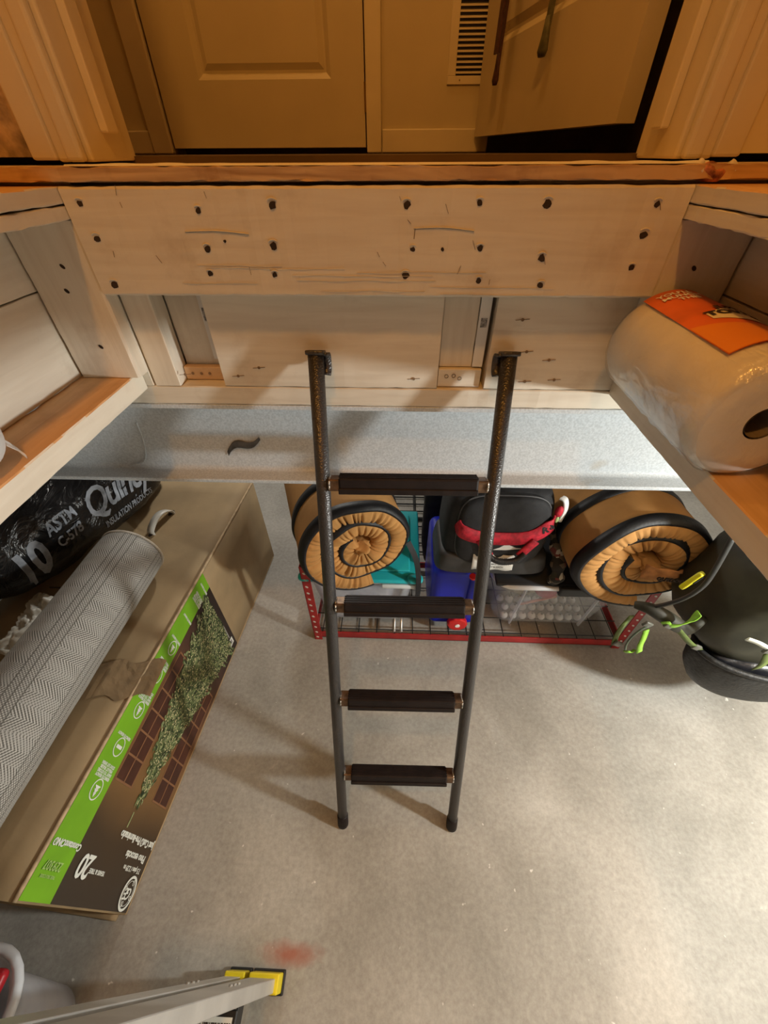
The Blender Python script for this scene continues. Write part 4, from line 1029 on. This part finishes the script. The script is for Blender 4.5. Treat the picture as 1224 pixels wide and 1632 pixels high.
# front pocket standing proud
b = B(); sellip(b, (.360, .965, .655), (.150, .035, .150), .5, 48, 28, None, lambda p, a, f: V(p.x, p.y+.06*p.z, p.z)); obj('front_pocket', b, CLOTH, cl, True)
b = B(); tube(b, [(.36+.150*math.copysign(abs(math.cos(a))**.5, math.cos(a)), .957+.06*.150*math.copysign(abs(math.sin(a))**.5, math.sin(a)), .655+.150*math.copysign(abs(math.sin(a))**.5, math.sin(a))) for a in [2*math.pi*k/60 for k in range(61)]], .0028, 6, False); obj('piping', b, mk('grey_piping', (.10, .10, .105), .5), cl, True)
REDW = mk('red_webbing', (.50, .016, .035), .65, var=.2, vscale=60, bump=.3, bscale=200)
b = B(); pts = smooth_path([(.208, .958, .690), (.222, .934, .676), (.27, .926, .658), (.34, .925, .652), (.42, .926, .654), (.47, .930, .672), (.508, .940, .708), (.515, .958, .72)], 6); ribbon(b, pts, .050, .006, (0, .15, 1)); obj('red_band', b, REDW, cl, True)
for x0, x1, sg in ((.285, .322, 1), (.425, .470, -1)):
    b = B(); pts = smooth_path([((x0 if sg > 0 else x1), .921, .648), ((x0+x1)/2, .914, .620), ((x1 if sg > 0 else x0), .908, .588)], 5); ribbon(b, pts, .030, .006, (1, 0, sg*.8)); obj('handle_loop', b, REDW, cl, True)
b = B(); pts = smooth_path([(.318, .906, .592), (.340, .896, .578), (.375, .892, .572), (.415, .895, .580), (.440, .904, .602)], 6); tube(b, pts, .0105, 12); obj('handle', b, M['black'], cl, True)
b = B(); 
for k in range(14):
    i = int(6+k*.95); p = pts[min(i, len(pts)-2)]; tube(b, [p+V(-.001, 0, 0), p+V(.001, 0, 0)], .0115, 10)
obj('grip_ridge', b, M['black'], cl)
b = B(); ribbon(b, [(.312, .930, .604), (.38, .928, .606), (.438, .930, .612)], .022, .003, (0, .1, 1)); obj('white_patch', b, M['white'], cl)
tgm = mk('white_care_tag', (.78, .78, .75), .7, var=.05)
b = B(); g = [[b.verts.new((.275+.145*i/12, .9265+.003*math.sin(i*1.1)-.012*(1-j/4), .502+.068*j/4)) for j in range(5)] for i in range(13)]
for i in range(12):
    for j in range(4): b.faces.new((g[i][j], g[i+1][j], g[i+1][j+1], g[i][j+1]))
o = obj('care_tag', b, tgm, cl, True); md = o.modifiers.new('s', 'SOLIDIFY'); md.thickness = .0008
for k, s in enumerate(('THIS BAG IS MADE OF', 'POLYESTER WITH FOAM', 'WIPE CLEAN ONLY', 'DO NOT BLEACH')): text('tag_text', s, .0095, M['dark_mark'], cl, (.347, .9195-.0035*k*.6, .557-k*.013), (1, 0, 0), (0, .17, 1), depth=.0003)
text('emblem', 'R', .034, M['black'], cl, (.492, .9315, .690), (1, .2, .35), (-.3, .2, 1), bold=.0015, depth=.0012); text('emblem', '&', .028, M['black'], cl, (.512, .937, .70), (1, .2, .35), (-.3, .2, 1), bold=.001, depth=.0012)
# cord zipper pulls on its corner
kc = thing('cord_keychain', 'white and red cord bundle hanging at the corner of the cooler', 'keychain', (.535, .985, .69))
for k in range(4):
    b = B(); x = .535+k*.004; tube(b, smooth_path([(x-.012, .975+.003*k, .79), (x, .965+.004*k, .785), (x+.008, .960+.004*k, .75), (x+.004, .960+.004*k, .705-.004*k)], 6), .0045, 8); obj('cord', b, M['white'], kc, True)
b = B(); sellip(b, (.525, .955, .752), (.012, .011, .022), .9, 16, 10); obj('red_bead', b, REDW, kc, True)
b = B(); sellip(b, (.527, .955, .718), (.007, .007, .014), .9, 12, 8); obj('green_bead', b, mk('pale_green_bead', (.35, .5, .22), .4), kc, True)
# dark duffel behind
obj_b = pillow(.13, .30, 1.335, 1.40, .001, .86, .6, .05); 
db = thing('stuff_sack', 'black nylon sack with an olive tag standing behind the cooler', 'bag', (.215, 1.37, 0)); obj('sack', obj_b, CLOTH, db, True)
b = B(); pts = smooth_path([(.22, 1.325, .84), (.222, 1.320, .79), (.22, 1.322, .72)], 5); ribbon(b, pts, .045, .004, (1, 0, .1)); obj('olive_tag', b, mk('olive_tape', (.14, .12, .06), .8, var=.2), db)
# patterned scarf
def scarfmat():
    m, nt, p = newmat('camouflage_knit'); N = nt.nodes; L = nt.links
    tc = N.new('ShaderNodeTexCoord'); v = N.new('ShaderNodeTexVoronoi'); v.inputs['Scale'].default_value = 55; L.new(tc.outputs['Object'], v.inputs['Vector'])
    s = N.new('ShaderNodeSeparateColor'); L.new(v.outputs['Color'], s.inputs[0]); r = N.new('ShaderNodeValToRGB'); r.color_ramp.interpolation = 'CONSTANT'; e = r.color_ramp.elements
    e[0].position = 0; e[0].color = (.02, .017, .014, 1); e[1].position = .4; e[1].color = (.12, .09, .06, 1)
    for pos, c in ((.6, (.03, .03, .02, 1)), (.75, (.42, .38, .30, 1)), (.9, (.14, .035, .03, 1))): q = e.new(pos); q.color = c
    L.new(s.outputs[0], r.inputs[0]); L.new(r.outputs[0], p.inputs['Base Color']); p.inputs['Roughness'].default_value = .9; return m
b = B(); pts = smooth_path([(.575, 1.10, .60), (.578, 1.02, .585), (.585, .95, .53), (.590, .915, .462), (.59, .935, .4365)], 7); tube(b, pts, .03, 14, True, [.024+.005*math.sin(i*1.3) for i in range(len(pts))], .75)
o = obj('camouflage_scarf', b, scarfmat(), None, True); tag(recenter(o), 'dark camouflage patterned scarf bunched beside the cooler bag', 'scarf')
# wire grid lying behind the rack
b = B()
for k in range(9): tube(b, [(-.05, 1.43+k*.065, .014), (.5, 1.43+k*.065, .014)], .0045 if k != 4 else .011, 6)
for x in (-.05, .115, .185, .5): tube(b, [(x, 1.42, .0075), (x, 1.97, .0075)], .0075, 6)
o = obj('wire_grid', b, WIRE); tag(recenter(o), 'black wire grid panel lying on the floor behind the rack', 'wire grid')

# ------------------------------------------------------------------ rolled sleeping bags
CANVAS = mk('tan_duck_canvas', (.47, .235, .07), .85, var=.10, vscale=9, bump=.15, bscale=160); ZIP = mk('black_zip_tape', (.006, .006, .008), .55, var=.2, vscale=40, bump=.2, bscale=150)
def sleeping_bag(name, label, c, yaw, R, r0, turns, sx, sz, L, ph, wr, seed, lean=0.0):
    """padded band wound in a spiral; axis runs back from the front face, c = centre of front face"""
    t = thing(name, label, 'sleeping bag', V(c[0], c[1], c[2]-R*sz), 'rolled sleeping bags')
    NT = int(230*turns); pitch = (R-r0)/turns; h = pitch*.50
    fwd_ = V(-math.sin(yaw), math.cos(yaw), 0); lat = V(math.cos(yaw), math.sin(yaw), 0)
    nose = []
    for k in range(21):
        a = math.pi/2*(1-2*k/20); nose.append((h*math.sin(a), .040*(1-max(0, math.cos(a))**.8)))
    prof = [(h, L), (h, L*.7), (h, L*.45), (h*1.01, L*.25), (h*1.01, .10), (h*1.01, .06)]+nose+[(-h, .06), (-h, .10), (-h, L*.45), (-h, L)]
    def point(th, q, w_, smooth=False):
        u = th/(2*math.pi*turns); r = r0+(R-h-r0)*u
        k = math.exp(-max(0, w_)/.07); ins = min(1, max(0, (.72-q/h)/.5))     # creases on the inner part of the rim only
        if smooth: ins = 0
        ar = (r+.03)*th
        n1 = noise.noise(V(ar*16, seed, 0)); cre = abs(math.sin(ar*wr+3.0*n1)); amp = .45+.9*abs(noise.noise(V(ar*9, seed+3, 2)))
        crease = (1-cre)**2.2*amp
        w2 = w_+(.020*crease*k*ins)-.010*k*noise.noise(V(th*1.3, seed+6, q*8))+.018*noise.noise(V(th*.6, seed, 9))
        qq = q*(1-.16*crease*k*ins) if q < 0 else q
        rr = r+qq+.005*noise.noise(V(th*1.2, w_*5, seed))+.008*noise.noise(V(th*.7, 3, seed+1))*u
        a = th+ph
        x = rr*math.cos(a)*sx; z = rr*math.sin(a)*sz
        z = max(z, -R*sz*.99)
        return V(*c)+lat*x+fwd_*(w2+lean*z)+Zv*z
    ths = [2*math.pi*turns*i/NT for i in range(NT+1)]
    b = B(); G = [[b.verts.new(point(th, q, w_)) for q, w_ in prof] for th in ths]; n = len(prof)
    for i in range(NT):
        for k in range(n): b.faces.new((G[i][k], G[i+1][k], G[i+1][(k+1) % n], G[i][(k+1) % n]))
    b.faces.new(G[0]); b.faces.new(list(reversed(G[-1]))); obj('padded_roll', b, CANVAS, t, True)
    # black zip tape along the front of the rim, toward the outer shoulder
    b = B(); G = []
    for th in ths:
        a = th+ph; rd = (lat*math.cos(a)*sx+Zv*math.sin(a)*sz).normalized()
        row = [point(th, h*.60, .009, True)-fwd_*.003, point(th, h*.75, .016, True)-fwd_*.010+rd*.002, point(th, h*.92, .028, True)-fwd_*.006+rd*.006, point(th, h*.99, .040, True)+rd*.006, point(th, h*.9, .045, True)-rd*.004, point(th, h*.55, .02, True)+fwd_*.004]
        G.append([b.verts.new(p) for p in row])
    for i in range(NT):
        for k in range(6): b.faces.new((G[i][k], G[i+1][k], G[i+1][(k+1) % 6], G[i][(k+1) % 6]))
    b.faces.new(G[0]); b.faces.new(list(reversed(G[-1]))); obj('zip_tape', b, ZIP, t, True)
    b = B(); G = []
    for th in ths[NT-230:]:
        a = th+ph; rd = lat*math.cos(a)*sx+Zv*math.sin(a)*sz
        row = [point(th, h*1.01, w_)+rd*o_ for w_, o_ in ((.155, .003), (.175, .006), (.195, .003), (.195, -.006), (.155, -.006))]; G.append([b.verts.new(p) for p in row])
    for i in range(len(G)-1):
        for k in range(5): b.faces.new((G[i][k], G[i+1][k], G[i+1][(k+1) % 5], G[i][(k+1) % 5]))
    b.faces.new(G[0]); b.faces.new(list(reversed(G[-1]))); obj('zip_tape', b, ZIP, t, True)
    # inner end folded back in the middle of the roll
    b = B(); sellip(b, V(*c)+fwd_*.03, (r0*.95*sx, .045, r0*.5*sz), .8, 28, 16, Matrix.Rotation(yaw, 3, 'Z'), lambda p, a, f: p*(1+.5*noise.noise(p*70))); obj('inner_fold', b, CANVAS, t, True)
    return t, fwd_, lat
SBL, f1, l1 = sleeping_bag('sleeping_bag', 'rolled tan canvas sleeping bag lying on the turquoise lidded bin', (-.106, .868, .640), math.radians(20), .205, .031, 2.45, 1.03, .97, .62, math.radians(118), 75, 2, .08)
SBR, f2, l2 = sleeping_bag('sleeping_bag', 'rolled tan canvas sleeping bag with a stitched tag on the clear tote', (.812, .835, .628), math.radians(2), .228, .036, 2.35, 1.08, .90, .56, math.radians(150), 70, 8, .10)
# stitched tag tongue of the right bag
b = B(); o_ = V(.812, .835, .635)-f2*.030; g = []
for i in range(13):
    s = i/12; row = []
    for j in range(7):
        u = j/6-.5; row.append(b.verts.new(o_+l2*(-.045+.125*s)+Zv*(.012+u*(.060-.02*s)-.035*s*s+.02*s)-f2*(.018*math.sin(s*3.1)+.004*math.sin(j*2+i))))
    g.append(row)
for i in range(12):
    for j in range(6): b.faces.new((g[i][j], g[i+1][j], g[i+1][j+1], g[i][j+1]))
o = obj('tag_tongue', b, mk('rust_canvas', (.40, .17, .055), .85, var=.15, vscale=30), SBR, True); md = o.modifiers.new('s', 'SOLIDIFY'); md.thickness = .003
text('tag_text', 'OUTDOOR', .02, M['dark_mark'], SBR, o_+l2*.035+Zv*.002-f2*.028, l2-Zv*.18, Zv, bold=.0006, depth=.002)
# carry strap of the left bag
b = B(); pts = smooth_path([(.045, .93, .62), (.075, .915, .55), (.088, .905, .47), (.092, .903, .38), (.088, .903, .31)], 5); ribbon(b, pts, .02, .003, (1, .5, 0)); obj('carry_strap', b, ZIP, SBL)

# ------------------------------------------------------------------ hanging backpack at the right
OLIVE = mk('dark_olive_nylon', (.040, .038, .024), .6, var=.22, vscale=12, bump=.35, bscale=16); LIME = mk('lime_webbing', (.24, .50, .04), .55, var=.1, vscale=60); OLST = mk('olive_webbing', (.10, .14, .03), .6, var=.15, vscale=60)
MESH = mk('black_mesh_fabric', (.016, .016, .016), .55, var=.35, vscale=90, bump=.5, bscale=120); YEL = mk('yellow_buckle', (.62, .56, .01), .35, var=.05)
bp_ = thing('backpack', 'dark olive backpack with lime straps hanging beside the red rack', 'backpack', (1.10, .66, .2))
b = B(); sellip(b, (1.165, .735, .66), (.255, .165, .255), .68, 60, 40, Matrix.Rotation(.22, 3, 'Y'), lambda p, a, f: p*(1+.06*noise.noise(p*6)+.03*noise.noise(p*15))); body = obj('main_sack', b, OLIVE, bp_, True)
# seam flap across the front
b = B(); pts = smooth_path([(.93, .67, .71), (.98, .612, .72), (1.08, .575, .725), (1.18, .568, .725), (1.30, .59, .72)], 6); tube(b, pts, .006, 8); obj('seam', b, OLIVE, body, True)
# black mesh hood hanging open below
C_ = V(1.205, .655, .472); e1 = V(1, 0, 0); e2 = V(0, 1, 0); e3 = V(0, 0, -1); b = B(); G = []
for j in range(15):
    f = j/14*math.pi/2; row = []
    for i in range(56):
        a = 2*math.pi*i/56; rr = 1+.03*noise.noise(V(math.cos(a)*3, math.sin(a)*3, j*.3))
        row.append(b.verts.new(C_+(e1*math.cos(a)*.265+e2*math.sin(a)*.115)*math.cos(f)**.75*rr+e3*.25*math.sin(f)))
    G.append(row)
for j in range(14):
    for i in range(56): b.faces.new((G[j][i], G[j][(i+1) % 56], G[j+1][(i+1) % 56], G[j+1][i]))
hood = obj('mesh_hood', b, MESH, bp_, True); md = hood.modifiers.new('s', 'SOLIDIFY'); md.thickness = .006
b = B(); tube(b, [C_+e1*math.cos(a)*.265+e2*math.sin(a)*.115-e3*.003 for a in [2*math.pi*k/60 for k in range(61)]], .009, 10, False); obj('hood_rim', b, MESH, hood, True)
b = B(); sellip(b, C_+e3*.05, (.225, .09, .07), .8, 40, 24, Matrix((e1, e2, -e3)).transposed(), lambda p, a, f: p*(1+.14*noise.noise(p*20)))
obj('gathered_lining', b, mk('black_lining', (.010, .010, .013), .35, var=.3, vscale=30, bump=.6, bscale=30), hood, True)
b = B(); pts = smooth_path([C_+e1*.0-e2*.119+e3*.03, C_+e1*.01-e2*.115+e3*.09, C_+e1*.02-e2*.10+e3*.15], 5); ribbon(b, pts, .03, .003, e1); obj('reflective_strip', b, mk('reflective_grey', (.30, .28, .30), .3, .3, var=.3, vscale=30), hood)
def web(name, pts, wd, mat, par, wdir, th=.003):
    b = B(); ribbon(b, smooth_path(pts, 6), wd, th, wdir); return obj(name, b, mat, par, True)
web('lime_strap', [(.925, .545, .98), (.935, .535, .88), (.955, .538, .76), (.975, .545, .675)], .030, LIME, bp_, (1, .2, 0))
b = B(); box(b, (-.018, -.004, -.016), (.018, .004, .016), .003, 2, Matrix.Translation((.978, .545, .655)) @ Matrix.Rotation(.2, 4, 'Y')); obj('strap_buckle', b, mk('grey_buckle', (.12, .12, .10), .4), bp_, True)
web('olive_strap', [(.980, .545, .64), (1.0, .545, .59), (1.01, .55, .545)], .028, OLST, bp_, (1, .2, .2))
web('white_cord_flap', [(.885, .545, .705), (.91, .538, .70), (.935, .538, .685), (.955, .54, .672)], .014, mk('pale_reflective', (.75, .8, .72), .4), bp_, (.3, -.2, 1))
b = B(); pts = smooth_path([(.70, .66, .66), (.715, .63, .72), (.73, .61, .78), (.735, .60, .84), (.73, .60, .90), (.72, .61, 1.0)], 6); tube(b, pts, .009, 10, True, None, .6); hp = obj('frame_edge', b, mk('dark_piping', (.03, .03, .028), .5), bp_, True)
b = B(); Mb = Matrix.Translation((.705, .605, .855)) @ Matrix.Rotation(.35, 4, 'Y') @ Matrix.Rotation(.5, 4, 'Z'); box(b, (-.012, -.006, -.030), (.012, .006, .030), .004, 2, Mb); bu = obj('yellow_buckle', b, YEL, bp_, True)
b = B(); box(b, (-.007, -.0085, -.002), (.007, -.005, .024), .003, 2, Mb); obj('buckle_gap', b, M['black'], bu)
# hip belt and its loose lime ends
b = B(); tube(b, smooth_path([(.905, .67, .60), (.84, .635, .60), (.79, .622, .635), (.74, .625, .67), (.70, .64, .685), (.67, .66, .675)], 6), .02, 10, True, [.021*(.35+.65*math.sin(math.pi*min(1, (i+2)/34))) for i in range(31)], 1.0); obj('hip_belt', b, OLIVE, bp_, True)
web('lime_strap', [(.785, .60, .73), (.775, .595, .705), (.755, .59, .69), (.735, .595, .675), (.72, .60, .685)], .022, LIME, bp_, (.2, -.3, 1))
web('lime_strap', [(.695, .605, .635), (.70, .60, .60), (.705, .598, .565), (.72, .60, .525)], .018, LIME, bp_, (1, .3, .2))
web('lime_strap', [(.715, .61, .52), (.70, .605, .512), (.688, .605, .520)], .018, LIME, bp_, (.3, -.4, 1))
web('olive_strap', [(.665, .64, .65), (.655, .635, .60), (.655, .63, .55), (.66, .625, .52)], .018, OLST, bp_, (1, .3, .2))
web('olive_strap', [(.76, .61, .66), (.80, .60, .62), (.84, .60, .58), (.88, .60, .55)], .016, OLST, bp_, (.3, -.3, 1))
for c in ((.688, .607, .66), (.665, .622, .53), (.735, .598, .672), (.865, .60, .562)):
    b = B(); box(b, (-.013, -.004, -.010), (.013, .004, .010), .003, 2, Matrix.Translation(c) @ Matrix.Rotation(.5, 4, 'Y')); obj('strap_buckle', b, bpy.data.materials['grey_buckle'], bp_, True)
b = B(); tube(b, smooth_path([(.69, .605, .655), (.672, .60, .64), (.665, .60, .60), (.67, .602, .56), (.68, .604, .53)], 6), .003, 6); obj('drawcord', b, mk('grey_green_cord', (.10, .13, .09), .6), bp_, True)
# haul strap up to a joist above
b = B(); rough_box(b, (1.06, -.6, 1.36), (1.10, .742, 1.5765), .05, .001, 71, .002); js = struct('ceiling_joist', b, M['paint_y'])
web('haul_strap', [(1.16, .73, .90), (1.14, .70, 1.10), (1.13, .69, 1.22), (1.112, .68, 1.34), (1.108, .68, 1.50)], .03, OLST, bp_, (0, 1, 0))

# ------------------------------------------------------------------ folded step ladder and red lidded tub
ALU = mk('brushed_aluminium', (.58, .57, .55), .42, .55, var=.08, vscale=8, bump=.08, bscale=200); YF = mk('yellow_foot', (.70, .56, .015), .45, var=.08); BKR = mk('black_rubber', (.012, .012, .012), .6)
st = thing('step_ladder', 'folded aluminium step ladder with yellow feet standing on the concrete', 'step ladder', (-.37, -.30, 0))
tilt = lambda p: V(p.x-.02*p.z, p.y-.001*p.z, p.z)
def rail(name, x0, x1, y0, y1, sy):
    b = B(); zt = 1.08
    box(b, (x0, y0, .012), (x1, y0+.004 if sy < 0 else y1, zt)) if False else None
    # channel: web plus two flanges
    box(b, (x1-.004, y0, .012), (x1, y1, zt), .0012); box(b, (x0, y1-.004 if sy > 0 else y0, .012), (x1-.002, y1 if sy > 0 else y0+.004, zt), .0012); box(b, (x0, y0 if sy > 0 else y1-.004, .012), (x1-.002, y0+.004 if sy > 0 else y1, zt), .0012)
    for v in b.verts: v.co = tilt(v.co)
    r = obj(name, b, ALU, st)
    b = B(); box(b, (x0-.004, y0-.003, .008), (x1+.008, y1+.009, .070), .003, 2); obj('foot', b, YF, r)
    b = B(); box(b, (x0-.006, y0-.007, .0003), (x1+.013, y1+.014, .014), .003, 2); obj('foot_pad', b, BKR, r)
    b = B()
    for zz in (.30, .33, .36): disc(b, tilt(V(x1-.03, y1, zz)), (0, 1, 0), .004, 10, .003)
    obj('rivet', b, mk('bright_rivet', (.8, .8, .78), .25, 1.0) if 'bright_rivet' not in bpy.data.materials else bpy.data.materials['bright_rivet'], r)
    return r
rail('front_rail', -.342, -.277, -.094, -.070, 1); rail('front_rail', -.342, -.277, -.560, -.535, -1)
rail('rear_rail', -.405, -.366, -.090, -.070, 1); rail('rear_rail', -.405, -.366, -.555, -.535, -1)
for k in range(3):
    z = .36+k*.29; b = B(); box(b, (-.338 if k else -.352, -.535, z-.006), (-.283, -.098, z), .002)
    box(b, (-.287, -.535, z-.045), (-.283, -.094, z-.004), .001)
    for v in b.verts: v.co = tilt(v.co)
    s_ = obj('step', b, BKR if k == 0 else ALU, st)
    if k == 0:
        random.seed(5); b = B(); box(b, (-.350, -.175, z), (-.290, -.108, z+.0006))
        for v in b.verts: v.co = tilt(v.co)
        lb = obj('sticker', b, M['print_white'], s_); b = B(); x = -.292
        while x > -.346:
            wd = random.choice((.0012, .002, .003)); box(b, (x-wd, -.172, z), (x, -.115, z+.0012)); x -= wd+random.choice((.001, .0016, .0026))
        for v in b.verts: v.co = tilt(v.co)
        obj('barcode', b, M['dark_mark'], s_)['kind'] = 'stuff'
for z in (.20, .60, 1.0):
    b = B(); box(b, (-.400, -.535, z), (-.380, -.090, z+.025), .002)
    for v in b.verts: v.co = tilt(v.co)
    obj('rear_brace', b, ALU, st)
b = B(); box(b, (-.42, -.57, 1.08), (-.265, -.062, 1.11), .010, 3)
for v in b.verts: v.co = tilt(v.co)
obj('top_cap', b, BKR, st)
tbn = thing('lidded_tote', 'frosted plastic tote with a red lid beside the step ladder', 'bin', (-1.05, -.28, 0))
tub(tbn, 'tub', -1.28, -.725, -.55, -.055, .001, .40, .045, CLEAR2, .07)
b = B(); box(b, (-1.295, -.565, .401), (-.745, -.060, .424), .010, 3); ld = obj('lid', b, mk('red_lid_plastic', (.40, .012, .02), .35, var=.05), tbn, True)
b = B(); pts = []
for cx, cy, a0 in ((-.798, -.485, 270), (-.798, -.12, 0), (-1.225, -.12, 90), (-1.225, -.485, 180)):
    for k in range(7): a = math.radians(a0+k*15); pts.append(V(cx+.085*math.cos(a), cy+.085*math.sin(a), .400))
pts.append(pts[0]); tube(b, pts, .009, 8); obj('rim', b, bpy.data.materials['frosted_rim'], tbn, True)
